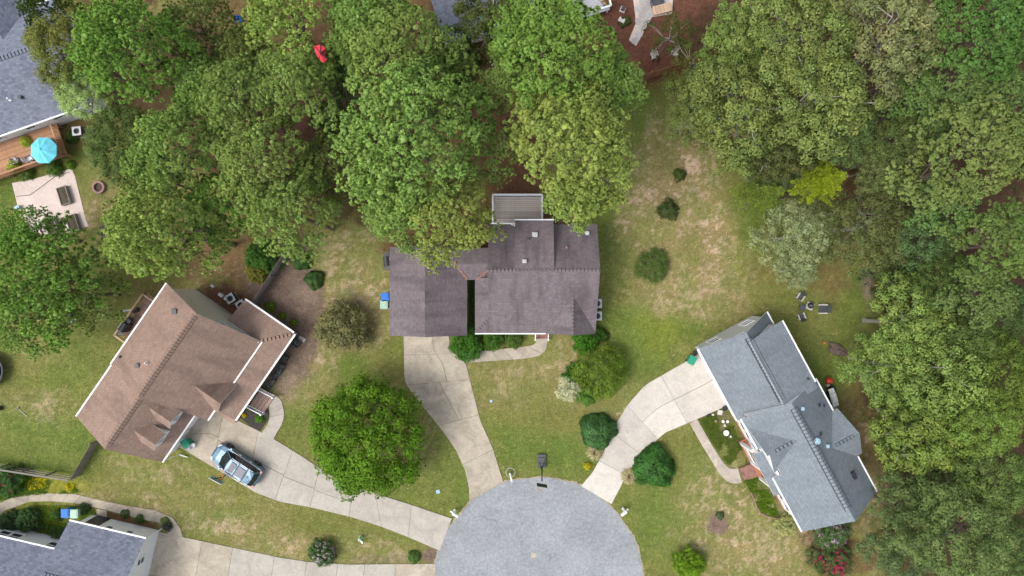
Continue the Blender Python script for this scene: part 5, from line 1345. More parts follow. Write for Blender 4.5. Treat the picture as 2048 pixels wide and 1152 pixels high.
# ground cover nobody could count
def cover(name, poly_px, n, tint, size=.12, hgt=.18, seed=1, up=.7):
    rng = np.random.RandomState(seed); pw = np.array([P(*p).xy for p in poly_px]); lo, hi_ = pw.min(0), pw.max(0); out = []
    while len(out) < n:
        q = lo + (hi_ - lo)*rng.rand(2); c = False
        for i in range(len(pw)):
            (x1, y1), (x2, y2) = pw[i], pw[(i+1) % len(pw)]
            if (y1 > q[1]) != (y2 > q[1]) and q[0] < (x2-x1)*(q[1]-y1)/(y2-y1)+x1: c = not c
        if c and fbm(np.array([q[0]]), np.array([q[1]]), .9, seed+60, 2)[0] > .42: out.append(q)
    out = np.array(out); PPc = np.concatenate([out, hgt*rng.rand(len(out), 1)], 1)
    V, F = leaf_quads(PPc, unit(rng.randn(len(out), 3)*.5 + [0, 0, up]), size, .5, rng)
    C = np.ones((len(out), 3))*(.6 + .8*rng.rand(len(out), 1)); C[:, 0] *= .8 + .5*rng.rand(len(out))
    o = np_mesh(name, V, F, M['leaf'], np.repeat(C, 4, 0), kind='stuff'); o.color = (*tint, 1); return o
tag(cover('ground_cover', [(20,1030),(60,1010),(150,1012),(190,1018),(190,1040),(140,1045),(115,1080),(40,1062),(0,1050)], 5200, (.12,.20,.015), seed=3), 'yellow-green ground cover inside the curve of the bottom left walk', 'ground cover')
tag(cover('ground_cover', [(-10,940),(145,970),(160,985),(60,990),(0,1000)], 4200, (.10,.20,.015), seed=4), 'lush green border between the rail fence and the curved walk', 'ground cover')
tag(cover('flower_patch', [(60,955),(95,955),(98,972),(60,982),(56,970)], 700, (.58,.50,.01), seed=5), 'yellow flower patch below the rail fence, the larger one', 'flowers')
tag(cover('flower_patch', [(132,968),(150,967),(148,980),(134,984)], 220, (.58,.50,.01), seed=6), 'small yellow flower patch at the corner of the rail fence', 'flowers')
tag(cover('weeds', [(1396,838),(1446,815),(1490,900),(1494,925),(1478,936),(1462,938),(1448,925)], 3600, (.10,.16,.02), seed=7), 'weedy front bed between the curved walk and the white wall', 'weeds')
tag(cover('weeds', [(1487,962),(1512,950),(1546,1000),(1556,1030),(1530,1035),(1515,1015)], 3000, (.11,.20,.015), .13, .3, seed=8), 'green weedy bed below the brick steps of the grey-blue house', 'weeds')
tag(cover('weeds', [(945,675),(1070,672),(1062,690),(960,702),(940,700)], 1800, (.09,.15,.02), seed=9), 'low greenery in the front bed of the central house', 'weeds')
tag(cover('weeds', [(938,560),(950,560),(951,668),(937,668)], 900, (.05,.11,.015), seed=10), 'green weeds in the narrow gap between garage and house', 'weeds')
tag(cover('forest_undergrowth', [(1760,120),(2048,100),(2048,1152),(1760,1152),(1780,880),(1760,600),(1790,560),(1780,480),(1700,380),(1640,330)], 9000, (.05,.085,.02), .22, .5, seed=12), 'dark undergrowth on the shaded woodland floor at the right', 'undergrowth')

# lawn: short blades and weeds standing a few centimetres over the ground sheet, ragged along the paving
PAVE.append([tuple(P(*p).xy) for p in [(24,366),(60,360),(143,337),(150,352),(162,400),(172,440),(178,452),(120,470),(70,470),(40,430)]])
PAVE.append([tuple(P(*p).xy) for p in [(1256,-60),(1268,10),(1272,45),(1258,80),(1272,92),(1290,60),(1304,34),(1344,28),(1350,-60)]])
rg = np.random.RandomState(77); ng = 230000
q = (rg.rand(ng, 2) - .5)*np.array([94, 54]); keep = np.ones(ng, bool)
for poly in PAVE:
    c_ = np.zeros(ng, bool)
    for i in range(len(poly)):
        (x1, y1), (x2, y2) = poly[i], poly[(i+1) % len(poly)]
        if y1 == y2: continue
        c_ ^= ((y1 > q[:, 1]) != (y2 > q[:, 1])) & (q[:, 0] < (x2-x1)*(q[:, 1]-y1)/(y2-y1)+x1)
    keep &= ~c_
keep &= np.hypot(q[:, 0]-cc.x, q[:, 1]-cc.y) > RAD - .02
q = q[keep]; ix = np.clip(np.searchsorted(xs, q[:, 0]), 0, nx-1); iy = np.clip(np.searchsorted(ys, q[:, 1]), 0, ny-1); gc = col[ix, iy]
gm = (gc[:, 1] > gc[:, 0]*.70) & (gc.sum(-1) > .17); q, gc = q[gm], gc[gm]; n_g = len(q)
PG = np.concatenate([q, .012 + .035*rg.rand(n_g, 1)], 1); V, F = leaf_quads(PG, unit(rg.randn(n_g, 3)*.55 + [0, 0, .9]), .085, .38, rg)
cgr = gc*(.62 + .95*rg.rand(n_g, 1)**1.6)*np.array([1.0, 1.06, .95]); st_ = rg.rand(n_g, 1) < .05; cgr = np.where(st_, np.array([[.50, .40, .22]]), cgr)
og = np_mesh('grass', V, F, M['leaf'], np.repeat(cgr, 4, 0), kind='stuff'); og.color = (1, 1, 1, 1)
tag(og, 'short olive and straw coloured lawn grass growing between the houses', 'grass')
# ------------------------------------------------------------------ fences
def fence(name, A, Bp, hgt, mat, label, step=.15, th=.025, posts=2.4, side=1):
    A, Bp = Vector(A), Vector(Bp); L = (Bp - A).length; d = (Bp - A).normalized(); nrm = Vector((-d.y, d.x, 0))*side
    r = thing(name, tuple(A), label, 'fence'); n = int(L/step); src = None
    for i in range(n):
        h = hgt*(1 + rnd.uniform(-.012, .012))
        if src is None:
            m = MB(); m.box((0,0,hgt/2), d*(step/2-.006), nrm*th/2, (0,0,hgt/2)); src = m.build('board', mat, r, world=False); o = src
        else: o = inst(src, 'board', r, (0,0,0))
        o.location = d*(L*(i+.5)/n) + nrm*(.003*(i % 3)); o.scale = (1, 1, h/hgt)
    for z in (.3, hgt*.55, hgt-.25):
        m = MB(); m.bar(A + Vector((0,0,z)) - nrm*.05, Bp + Vector((0,0,z)) - nrm*.05, .05, .09); m.build('rail', mat, r)
    k = max(1, int(L/posts))
    for i in range(k+1):
        q = A + d*(L*i/k) - nrm*.11; m = MB(); m.box(q + Vector((0,0,hgt*.5)), d*.05, nrm*.05, (0,0,hgt*.5)); m.build('post', mat, r)
    return r
fence('board_fence', P(160,950), P(199,882), 1.35, M['fence_grey'], 'grey picket fence from the rail fence corner up to the red-brown roofed house', .14, side=-1)
fence('board_fence', P(586,497), P(517,606), 1.7, M['fence_grey'], 'weathered grey board fence beside the reddish mulch bed', .14, side=-1)
fence('board_fence', P(567,482), P(584,497), 1.7, M['fence_grey'], 'short return of the weathered fence disappearing under the pines', .14, side=-1)
fence('board_fence', P(1240,176), P(1466,102), 1.85, M['fence_red'], 'orange-brown board fence between the bark mulch and the tan lawn', .15, side=-1)
fence('board_fence', P(196,505), P(236,490), 1.2, M['fence_grey'], 'short dark fence below the raised bed at the left', .14)
r = thing('rail_fence', tuple(P(0,925)), 'three-rail weathered fence from the left edge to the picket corner', 'fence')
A, Bp = P(-30,923), P(158,952); d = (Bp-A).normalized(); nn = Vector((-d.y, d.x, 0)); L = (Bp-A).length
for z in (.35, .85, 1.3):
    m = MB(); m.bar(A + Vector((0,0,z)), Bp + Vector((0,0,z)), .05, .13); m.build('rail', M['fence_grey'], r)
for i in range(5):
    q = A + d*(L*i/4) + nn*.07; m = MB(); m.box(q + Vector((0,0,.68)), d*.055, nn*.055, (0,0,.68)); m.build('post', M['fence_grey'], r)
m = MB(); m.bar(A + Vector((0,0,1.42)), Bp + Vector((0,0,1.42)), .14, .035); m.build('cap_rail', M['fence_grey'], r)

# ------------------------------------------------------------------ car
def car(loc, ang, label):
    r = thing('car', (0,0,0), label, 'car')
    # body sections along x (front +): (x, half width at sill, half width at belt, z sill, z belt)
    L = [(-2.36,.62,.70,.42,.86),(-2.28,.84,.84,.30,1.00),(-1.9,.92,.93,.24,1.06),(-1.0,.94,.95,.22,1.05),(0,.95,.95,.22,1.02),(.8,.95,.95,.22,1.0),(1.25,.94,.93,.24,.99),(1.8,.90,.86,.26,.93),(2.15,.80,.74,.30,.84),(2.33,.62,.58,.38,.70)]
    mb = MB(); rings = []
    for x, ws, wb, z0, z1 in L:
        zm = (z0+z1)/2
        rings.append([Vector((x,-ws*.96,z0)), Vector((x,-ws,zm*.8)), Vector((x,-wb*1.0,zm*1.15)), Vector((x,-wb*.96,z1-.03)), Vector((x,-wb*.55,z1+.035)), Vector((x,0,z1+.055)),
                      Vector((x,wb*.55,z1+.035)), Vector((x,wb*.96,z1-.03)), Vector((x,wb,zm*1.15)), Vector((x,ws,zm*.8)), Vector((x,ws*.96,z0))])
    for a, b in zip(rings, rings[1:]):
        for k in range(10): mb.poly([a[k], b[k], b[k+1], a[k+1]])
        mb.poly([a[10], b[10], b[0], a[0]])
    mb.poly(rings[0]); mb.poly(list(reversed(rings[-1]))); mb.build('body', M['paint'], r, True)
    mb = MB()   # glasshouse
    G0 = [(-2.22,.70,1.02),(-1.9,.80,1.05),(0.2,.84,1.04),(1.15,.80,1.0)]; base = [(-2.20,.66),(1.22,.74)]
    lo = [Vector((-2.24,-.70,1.0)), Vector((-1.6,-.86,1.02)), Vector((.5,-.86,1.0)), Vector((1.30,-.70,1.0)), Vector((1.42,0,1.02)), Vector((1.30,.70,1.0)), Vector((.5,.86,1.0)), Vector((-1.6,.86,1.02)), Vector((-2.24,.70,1.0)), Vector((-2.30,0,1.0))]
    hi2 = [Vector((-1.88,-.56,1.60)), Vector((-1.4,-.66,1.66)), Vector((.1,-.66,1.68)), Vector((.50,-.58,1.62)), Vector((.60,0,1.63)), Vector((.50,.58,1.62)), Vector((.1,.66,1.68)), Vector((-1.4,.66,1.66)), Vector((-1.88,.56,1.60)), Vector((-1.96,0,1.60))]
    for k in range(10): l = (k+1) % 10; mb.poly([lo[k], lo[l], hi2[l], hi2[k]])
    mb.build('glass', M['cglass'], r)
    mb = MB(); up = Vector((0,0,.05)); ins = [p*1.0 + up*1.0 for p in hi2]; ins = [Vector((p.x*.99, p.y*.96, p.z)) for p in ins]
    for k in range(10): l = (k+1) % 10; mb.poly([hi2[k], hi2[l], ins[l], ins[k]])
    mb.poly(ins); mb.build('roof_panel', M['paint'], r)
    for s in (-1, 1):      # pillars
        m = MB(); m.bar((1.28,.70*s,1.0), (.50,.59*s,1.64), .06, .05); m.bar((-.35,.865*s,1.0), (-.45,.675*s,1.66), .07, .03); m.bar((-2.2,.71*s,1.0), (-1.86,.58*s,1.62), .10, .06); m.build('pillar', M['paint'], r)
        m = MB(); m.tube([(.45,.68*s,1.66), (.3,.69*s,1.76), (-1.5,.69*s,1.76), (-1.75,.66*s,1.66)], .022, 6); m.build('roof_rail', M['steel'], r)
        m = MB(); m.box((1.05,.99*s,1.02), (.07,0,0), (0,.10,0), (0,0,.07)); m.build('mirror', M['paint'], r)
        m = MB(); m.box((2.10,.64*s,.80), (.14,-.05*s,0), (.02,.14,0), (0,0,.05)); m.build('headlight', M['ltgrey'], r)
        m = MB(); m.box((-2.22,.72*s,.98), (.07,0,0), (0,.12,0), (0,0,.10)); m.build('tail_light', M['taillight'], r)
        m = MB(); m.bar((1.3,.885*s,1.005), (-2.1,.885*s,1.045), .03, .02); m.build('belt_trim', M['steel'], r)
        for hx in (.15, -.95):
            m = MB(); m.box((hx,.965*s,.92), (.10,0,0), (0,.018,0), (0,0,.02)); m.build('door_handle', M['steel'], r)
        for wx_ in (1.45, -1.42):
            m = MB(); n = 20
            prof = [(.18,-.11),(.33,-.11),(.355,-.08),(.355,.08),(.33,.11),(.18,.11)]
            for i in range(len(prof)-1):
                for k in range(n):
                    a1, a2 = 2*math.pi*k/n, 2*math.pi*(k+1)/n
                    f = lambda pr_, a: Vector((wx_ + pr_[0]*math.cos(a), .88*s + pr_[1], .35 + pr_[0]*math.sin(a)))
                    m.poly([f(prof[i],a1), f(prof[i],a2), f(prof[i+1],a2), f(prof[i+1],a1)])
            wl = m.build('wheel', M['rubber'], r, True)
            m = MB()
            for k in range(5):
                a = 2*math.pi*k/5; m.bar((wx_, .97*s, .35), (wx_ + .2*math.cos(a), .965*s, .35 + .2*math.sin(a)), .05, .02)
            m.tube([(wx_,.86*s,.35),(wx_,.985*s,.35)], .05, 8); m.build('rim', M['grey'], wl)
    m = MB(); m.box((.02,0,1.735), (.24,0,.004), (0,.42,0), (0,0,.006)); m.build('sunroof', M['sunroof'], r)
    m = MB(); m.box((-.82,0,1.725), (.36,0,-.004), (0,.42,0), (0,0,.006)); m.build('sunroof', M['sunroof'], r)
    for x in (-.38, -1.25):
        m = MB(); m.bar((x,-.70,1.79), (x,.70,1.79), .05, .03); m.build('crossbar', M['black'], r)
    m = MB(); m.box((-1.55,-.0,1.75), (.05,0,0), (0,.02,0), (0,0,.03)); m.build('aerial', M['dkgrey'], r)
    m = MB(); m.box((.35,.0,1.3), (.02,0,0), (0,.1,0), (0,0,.03)); m.build('interior_mirror', M['ltgrey'], r)
    r.location = loc; r.rotation_euler = (0,0,ang)
car(P(480,925), math.atan2(.545,-.84), 'light blue estate car with two sunroofs parked on the driveway of the brown roofed house')

# ------------------------------------------------------------------ wheelie bins
def bin_(px, py, z, ang, mat, label, group=None, lid_mat=None):
    c = P(px, py, .9); r = thing('wheelie_bin', (c.x, c.y, z), label, 'bin', group, ang)
    m = MB(); w0, w1 = .21, .29
    lo = [Vector((x*w0, y*w0, .03)) for x, y in ((-1,-1),(1,-1),(1,1),(-1,1))]; hi_ = [Vector((x*w1, y*w1*1.1, .95)) for x, y in ((-1,-1),(1,-1),(1,1),(-1,1))]
    for k in range(4): l = (k+1) % 4; m.poly([lo[k], lo[l], hi_[l], hi_[k]])
    m.poly(lo[::-1]); m.poly(hi_); m.build('body', mat, r, world=False)
    m = MB(); m.box((0,0,.98), (.33,0,0), (0,.37,0), (0,0,.025)); m.box((0,.02,1.015), (.24,0,0), (0,.27,0), (0,0,.015)); m.build('lid', lid_mat or mat, r, world=False)
    m = MB(); m.tube([(-.24,-.40,.95),(.24,-.40,.95)], .02, 6); m.build('handle', mat, r, world=False)
    for s in (-1,1):
        m = MB(); m.tube([(.20*s,-.24,.11),(.26*s,-.24,.11)], .11, 12); m.build('wheel', M['rubber'], r, world=False)
bin_(770,594,0,.12,M['blue'],'blue bin against the left wall of the central garage')
bin_(768,609,0,0,M['ltgreen'],'faded green bin below the blue one at the garage wall')
bin_(1384,720,0,-.5,M['green'],'green bin at the top corner of the pale driveway')
bin_(371,887,0,.55,M['green'],'green bin at the garage corner near the light blue car')
bin_(131,1026,0,0,M['blue'],'blue bin in the green bed of the bottom left house')
bin_(149,1027,0,0,M['ltgreen'],'faded green bin right of the blue bin in the green bed')
r = thing('recycling_tub', tuple(P(387,891)), 'open white oval tub beside the green bin near the car', 'tub', rz=.9)
m = MB(); n = 20
R0 = [Vector((.30*math.cos(2*math.pi*k/n), .20*math.sin(2*math.pi*k/n), 0)) for k in range(n)]; R1 = [p*1.2 + Vector((0,0,.4)) for p in R0]; R2 = [p*1.08 + Vector((0,0,.4)) for p in R0]; R3 = [p*.95 + Vector((0,0,.06)) for p in R0]
for k in range(n):
    l = (k+1) % n; m.poly([R0[k],R0[l],R1[l],R1[k]]); m.poly([R1[k],R1[l],R2[l],R2[k]]); m.poly([R2[k],R2[l],R3[l],R3[k]])
m.poly(R3); m.build('body', M['white'], r, world=False)
m = MB(); m.tube([(-.36,0,.38),(-.30,0,.5),(-.1,0,.52)], .015, 6); m.build('handle', M['ltgrey'], r, world=False)

# ------------------------------------------------------------------ air conditioners
def ac(px, py, ang, label, s=.37, mat='ltgrey'):
    c = P(px, py, .8); r = thing('air_conditioner', (c.x, c.y, 0), label, 'air conditioner', None, ang)
    m = MB(); m.box((0,0,.05), (s*1.15,0,0), (0,s*1.15,0), (0,0,.05)); m.build('pad', M['conc_grey'], r, world=False)
    m = MB(); m.box((0,0,.44), (s,0,0), (0,s,0), (0,0,.34)); m.build('casing', M['dkgrey'], r, world=False)
    m = MB(); n = 24; z = .82
    ci = [Vector((s*.74*math.cos(2*math.pi*k/n), s*.74*math.sin(2*math.pi*k/n), z)) for k in range(n)]
    def sq(a): q = max(abs(math.cos(a)), abs(math.sin(a))); return Vector((s*1.04*math.cos(a)/q, s*1.04*math.sin(a)/q, z))
    co = [sq(2*math.pi*k/n) for k in range(n)]
    for k in range(n): l = (k+1) % n; m.poly([ci[k],co[k],co[l],ci[l]]); m.poly([co[k]-Vector((0,0,.06)),co[l]-Vector((0,0,.06)),co[l],co[k]])
    m.build('top_panel', M[mat], r, world=False)
    m = MB(); m.lathe([(0,.785),(.74*s,.785)][::-1], (0,0,0), 20); m.build('fan_well', M['black'], r, world=False)
    for k in range(4):
        a = math.pi/2*k; m = MB(); d = Vector((math.cos(a), math.sin(a), 0)); q = Vector((-d.y, d.x, .25))*s*.16; m.poly([d*s*.1 - q*.5 + Vector((0,0,.80)), d*s*.62 - q + Vector((0,0,.80)), d*s*.62 + q + Vector((0,0,.80)), d*s*.1 + q*.5 + Vector((0,0,.80))]); m.build('fan_blade', M['dkgrey'], r, world=False)
    for q in (.25, .45, .65):
        m = MB(); m.ring((0,0,.83), s*q, .012, 18, 4); m.build('grille', M['ltgrey'] if q > .6 else M['dkgrey'], r, world=False)
ac(460,597,.55,'upper air conditioner beside the beige wall of the brown roofed house')
ac(481,610,.55,'air conditioner tucked behind the porch roof corner')
ac(153,262,.1,'air conditioner on bare soil behind the fine-leaved tree at the upper left', mat='ltgrey')
ac(1195,607,0,'upper air conditioner at the right wall of the central house')
ac(1195,632,0,'lower air conditioner at the right wall of the central house')

# ------------------------------------------------------------------ mailboxes, basketball hoops, utilities
def mailbox(px, py, ang, label):
    c = P(px, py, 1.1); r = thing('mailbox', (c.x, c.y, 0), label, 'mailbox', None, ang)
    m = MB(); m.box((0,0,.62), (.06,0,0), (0,.06,0), (0,0,.62)); m.build('post', M['white'], r, world=False)
    m = MB(); n = 8; w_ = .12
    for y0, y1 in ((-.42,.16),):
        pr = [Vector((-w_,0,0)), Vector((w_,0,0))] + [Vector((w_*math.cos(math.pi*k/n), 0, .12 + w_*math.sin(math.pi*k/n))) for k in range(n+1)]
        a = [p + Vector((0,y0,1.04)) for p in pr]; b = [p + Vector((0,y1,1.04)) for p in pr]
        for k in range(len(pr)): l = (k+1) % len(pr); m.poly([a[k],a[l],b[l],b[k]])
        m.poly(a[::-1]); m.poly(b)
    m.build('box', M['white'], r, world=False)
    m = MB(); m.box((0,0,1.0), (.20,0,0), (0,.045,0), (0,0,.035)); m.box((.0,.2,.95), (.05,0,0), (0,.2,0), (0,0,.03)); m.build('arm', M['white'], r, world=False)
    m = MB(); m.box((0,0,.10), (.1,0,0), (0,.1,0), (0,0,.10)); m.build('post_base', M['white'], r, world=False)
    
mailbox(908,1028,1.05,'white mailbox on the left rim of the turning circle')
mailbox(1250,1025,-.9,'white mailbox on the right rim of the turning circle')
m = MB()
r = thing('basketball_hoop', tuple(P(1082,920)), 'black portable basketball hoop leaning over the top of the turning circle', 'basketball hoop')
b0 = P(1083,921); m.box(b0 + Vector((0,0,.12)), (.36,0,0), (0,.60,0), (0,0,.12)); m.box(b0 + Vector((0,-.1,.28)), (.26,0,0), (0,.42,0), (0,0,.05)); m.build('base', M['dkgrey'], r)
p1 = P(1083,934,.3); p2 = P(1084,944,2.6); p3 = P(1084,962,3.0)
m = MB(); m.tube([p1, p2, p3], .055, 8); m.build('pole', M['black'], r)
m = MB(); m.tube([P(1078,925,.3), P(1083,938,1.2)], .03, 6); m.tube([P(1088,925,.3), P(1084,938,1.2)], .03, 6); m.build('brace', M['dkgrey'], r)
bc = P(1084,971,3.25); m = MB(); m.box(bc, (.43,-.07,0), (.005,.03,0), (0,0,.42)); m.build('backboard', M['black'], r)
rc = bc + Vector((-.04,-.32,-.25)); m = MB(); m.ring(rc, .23, .014, 20, 6); m.bar(rc + Vector((.02,.22,0)), bc + Vector((0,-.02,-.25)), .10, .03); m.build('rim', M['orange'], r)
m = MB()
for k in range(12):
    a = 2*math.pi*k/12; m.bar(rc + Vector((.23*math.cos(a), .23*math.sin(a), 0)), rc + Vector((.13*math.cos(a+.5), .13*math.sin(a+.5), -.4)), .016, .016)
m.build('net', M['white'], r, kind='stuff')
# small hoop on the lawn by the car
r = thing('basketball_hoop', tuple(P(452,952)), 'small basketball hoop with orange rim on the lawn beside the light blue car', 'basketball hoop')
m = MB(); m.tube([P(456,945,0), P(447,954,1.9), P(440,956,2.2)], .04, 8); m.build('pole', M['black'], r)
bc = P(433,960,2.5); ax = Vector((.49,-.27,0)); m = MB(); up = Vector((0,0,.35))

m.bar(bc - ax + up, bc + ax + up, .05, .05); m.bar(bc - ax - up, bc + ax - up, .05, .05); m.bar(bc - ax - up, bc - ax + up, .05, .05); m.bar(bc + ax - up, bc + ax + up, .05, .05); m.build('backboard_frame', M['ltgrey'], r)
m = MB(); m.box(bc, ax*.92, Vector((.004,.007,0)), up*.9); m.build('backboard', M['ltgreen'], r)
m = MB(); m.bar(bc - ax*.6 + up, P(447,954,1.8), .05, .05); m.bar(bc + ax*.5 - up, P(447,954,1.7), .05, .05); m.build('bracket', M['black'], r)
m = MB(); m.ring(P(440,953,2.3), .24, .035, 22, 8); m.bar(P(437,958,2.3), P(434,960,2.3), .12, .05); m.build('rim', M['orange'], r)
m = MB(); m.box(P(455,946,.06), (.22,.1,0), (-.12,.26,0), (0,0,.06)); m.build('base', M['dkgrey'], r)
# white pipe bent over inside a wire ring
r = thing('utility_pipe', tuple(P(1021,944)), 'bent white pipe in a wire ring on the grass above the turning circle', 'pipe')
m = MB(); m.tube([P(1020,946,0), P(1020,948,.55), P(1022,956,.75), P(1024,963,.6)], .075, 10); m.build('pipe', M['white'], r)
m = MB(); m.ring(P(1021,945,.4), .40, .02, 26, 6); m.build('ring', M['ltgrey'], r)
for a in (0, 2.1, 4.2):
    q = P(1021,945,0) + Vector((.40*math.cos(a), .40*math.sin(a), 0)); m = MB(); m.bar(q, q + Vector((0,0,.4)), .02, .02); m.build('leg', M['ltgrey'], r)
r = thing('utility_pedestal', tuple(P(722,1073)), 'pale green utility pedestal in the lawn above the bottom driveway', 'utility box')
m = MB(); m.lathe([(.13,0),(.13,.55),(.15,.57),(.13,.7),(.05,.74),(0,.74)], P(722,1074,0), 14); m.build('housing', M['ltgreen'], r)
m = MB(); m.lathe([(.17,.0),(.17,.08)], P(722,1074,0), 14); m.build('base', M['ltgreen'], r)
r = thing('marker_post', tuple(P(723,1082)), 'leaning white marker post just below the pale green pedestal', 'post')
m = MB(); m.bar(P(720,1080,.02), P(726,1087,.45), .13, .05); m.build('post', M['white'], r)
m = MB(); m.bar(P(725.6,1086.5,.42), P(726.5,1087.5,.48), .15, .06); m.build('cap', M['ltgreen'], r)
m = MB(); q = P(876,983); m.box(q + Vector((0,0,.02)), (.16,.04,0), (-.04,.16,0), (0,0,.03)); tag(m.build('valve_cover', M['ltblue']), 'small pale blue valve cover in the lawn left of the central driveway', 'utility cover')
m = MB(); q = P(982,802); m.lathe([(.13,-.01),(.13,.035),(0,.04)], q, 14); tag(m.build('valve_cover', M['ltblue']), 'small round blue cover in the lawn right of the central driveway', 'utility cover')

# ------------------------------------------------------------------ umbrella, deck furniture
r = thing('parasol', tuple(P(86,292)), 'turquoise eight-sided parasol open over the stained deck', 'umbrella')
c = P(79,298,2.75); m = MB(); n = 8; k0 = .39
for k in range(n):
    a, b = k0 + 2*math.pi*k/n, k0 + 2*math.pi*(k+1)/n; A = c + Vector((1.18*math.cos(a), 1.18*math.sin(a), -.50)); Bq = c + Vector((1.18*math.cos(b), 1.18*math.sin(b), -.50))
    g = MB(); mid = (A+Bq)/2 + Vector((0,0,-.03)); am = c.lerp(A,.5) + Vector((0,0,.07)); bm_ = c.lerp(Bq,.5) + Vector((0,0,.07)); mm_ = c.lerp(mid,.5) + Vector((0,0,.03))
    g.poly([c, am, mm_]); g.poly([c, mm_, bm_]); g.poly([am, A, mid, mm_]); g.poly([mm_, mid, Bq, bm_])
    g.poly([A, A - Vector((0,0,.14)), mid - Vector((0,0,.12)), mid]); g.poly([mid, mid - Vector((0,0,.12)), Bq - Vector((0,0,.14)), Bq]); g.build('canopy_panel', M['turq'], r)
m = MB(); m.lathe([(.13,-.02),(.10,.03),(0,.06)], c, 12); m.build('cap', M['turq'], r)
m = MB(); m.tube([(c.x,c.y,.85), (c.x,c.y,2.75)], .03, 8); m.build('pole', M['dkgrey'], r)
m = MB(); m.lathe([(.28,0),(.28,.06),(.05,.1)], (c.x,c.y,.85), 14); m.build('base', M['dkgrey'], r)
r = thing('patio_table', (c.x, c.y, .85), 'dark round table hidden beneath the turquoise parasol', 'table')
m = MB(); m.ring((c.x,c.y,1.57), .55, .03, 24, 6); m.lathe([(.07,1.58),(.56,1.58)], (c.x,c.y,0), 24); m.build('table_top', M['dkgrey'], r)
for k in range(4):
    a = .8 + math.pi/2*k; m = MB(); m.bar((c.x+.4*math.cos(a), c.y+.4*math.sin(a), .85), (c.x+.35*math.cos(a), c.y+.35*math.sin(a), 1.56), .04, .04); m.build('leg', M['dkgrey'], r)
def chair(px, py, z, ang, label, seat='dkgrey', frame='ltgrey', s=1.0, group=None, arms=True, adir=False):
    c = P(px, py, z + .5); r = thing('garden_chair', (c.x, c.y, z), label, 'chair', group, ang)
    w_ = .28*s
    for k in range(5):
        m = MB(); m.box((0, -.24*s + .12*s*k, .40), (w_,0,0), (0,.052*s,0), (0,0,.012)); m.build('seat_slat', M[seat], r, world=False)
    for k in range(5):
        m = MB(); x = -w_ + w_*.4*k + w_*.2; m.bar((x, .28*s, .40), (x, .50*s, .95), .09*s, .02); m.build('back_slat', M[seat], r, world=False)
    for sx in (-1, 1):
        for sy in (-.24, .26):
            m = MB(); m.bar((sx*w_*1.05, sy*s, 0), (sx*w_*1.05, sy*s, .58), .05, .05); m.build('leg', M[frame], r, world=False)
        if arms: m = MB(); m.box((sx*w_*1.15, -.02, .60), (.05,0,0), (0,.34*s,0), (0,0,.018)); m.build('armrest', M[frame], r, world=False)
    return r
chair(1601,594,0,math.radians(-35),'upper dark chair with pale arms, left of the kettle at the fire pit', 'dkgrey','stone', .8)
chair(1603,633,0,math.radians(200),'lower dark chair with pale arms beside the round black table', 'dkgrey','stone', .8)
r = chair(1646,618,0,math.radians(-90),'wide dark bench seat with pale arms, rightmost of the fire pit seats', 'dkgrey','stone', 1.15)
chair(29,321,.85,math.radians(200),'grey chair on the stained deck beside the lime potted plant', 'ltgrey','dkgrey', .8)
chair(104,284,.85,math.radians(-70),'striped chair at the right of the turquoise parasol', 'ltgrey','redcloth', .75)
chair(58,318,.85,math.radians(120),'white chair half under the lower left of the parasol', 'white','dkgrey', .75)
c = P(1601,615); r = thing('side_table', tuple(c), 'round dark table between the two small fire pit chairs', 'table')
m = MB(); m.lathe([(0,.40),(.28,.40),(.29,.42),(.28,.44),(0,.44)], c, 24); m.build('table_top', M['dkgrey'], r)
for k in range(3): a = 2.1*k; m = MB(); m.bar(c + Vector((.22*math.cos(a),.22*math.sin(a),0)), c + Vector((.18*math.cos(a),.18*math.sin(a),.4)), .03, .03); m.build('leg', M['black'], r)
m = MB(); c = P(1619,612); m.box(c + Vector((0,0,.035)), (.30,-.12,0), (.14,.30,0), (0,0,.035)); tag(m.build('paving_stone', M['stone']), 'pale paving stone under the black kettle at the fire pit', 'paving stone')
def kettle(px, py, z, mat, label, s=1.0, lid_mat=None):
    c = P(px, py, z+.6); r = thing('kettle_grill', (c.x, c.y, z), label, 'grill')
    m = MB(); m.lathe([(.05,.30),(.18*s,.36),(.25*s,.48),(.26*s,.56)], (0,0,0), 20); m.build('bowl', M['black'] if lid_mat else M[mat], r, True, world=False)
    m = MB(); m.lathe([(.27*s,.56),(.26*s,.62),(.20*s,.72),(.10*s,.78),(0,.80)], (0,0,0), 20); m.build('lid', M[lid_mat or mat], r, True, world=False)
    m = MB(); m.tube([(-.08,0,.79),(-.05,0,.85),(.05,0,.85),(.08,0,.79)], .014, 6); m.build('handle', M['ltgrey'], r, world=False)
    for k in range(3): a = 2.1*k + .4; m = MB(); m.bar((.25*s*math.cos(a),.25*s*math.sin(a),0), (.14*s*math.cos(a),.14*s*math.sin(a),.4), .025, .025); m.build('leg', M['grey'], r, world=False)
kettle(1622,611,.07,'black','black kettle grill on the pale stone in the middle of the fire pit seats')
kettle(1659,762,0,'red','red kettle grill behind the grey-blue house',1.15,'red')
c = P(1654,771); m = MB(); m.lathe([(.14,0),(.16,.3),(.17,.3),(.14,.28),(.05,.28),(.05,.36),(0,.36)], c, 18); tag(m.build('gas_bottle', M['ltgrey']), 'small pale gas bottle just below the red kettle grill', 'gas bottle')
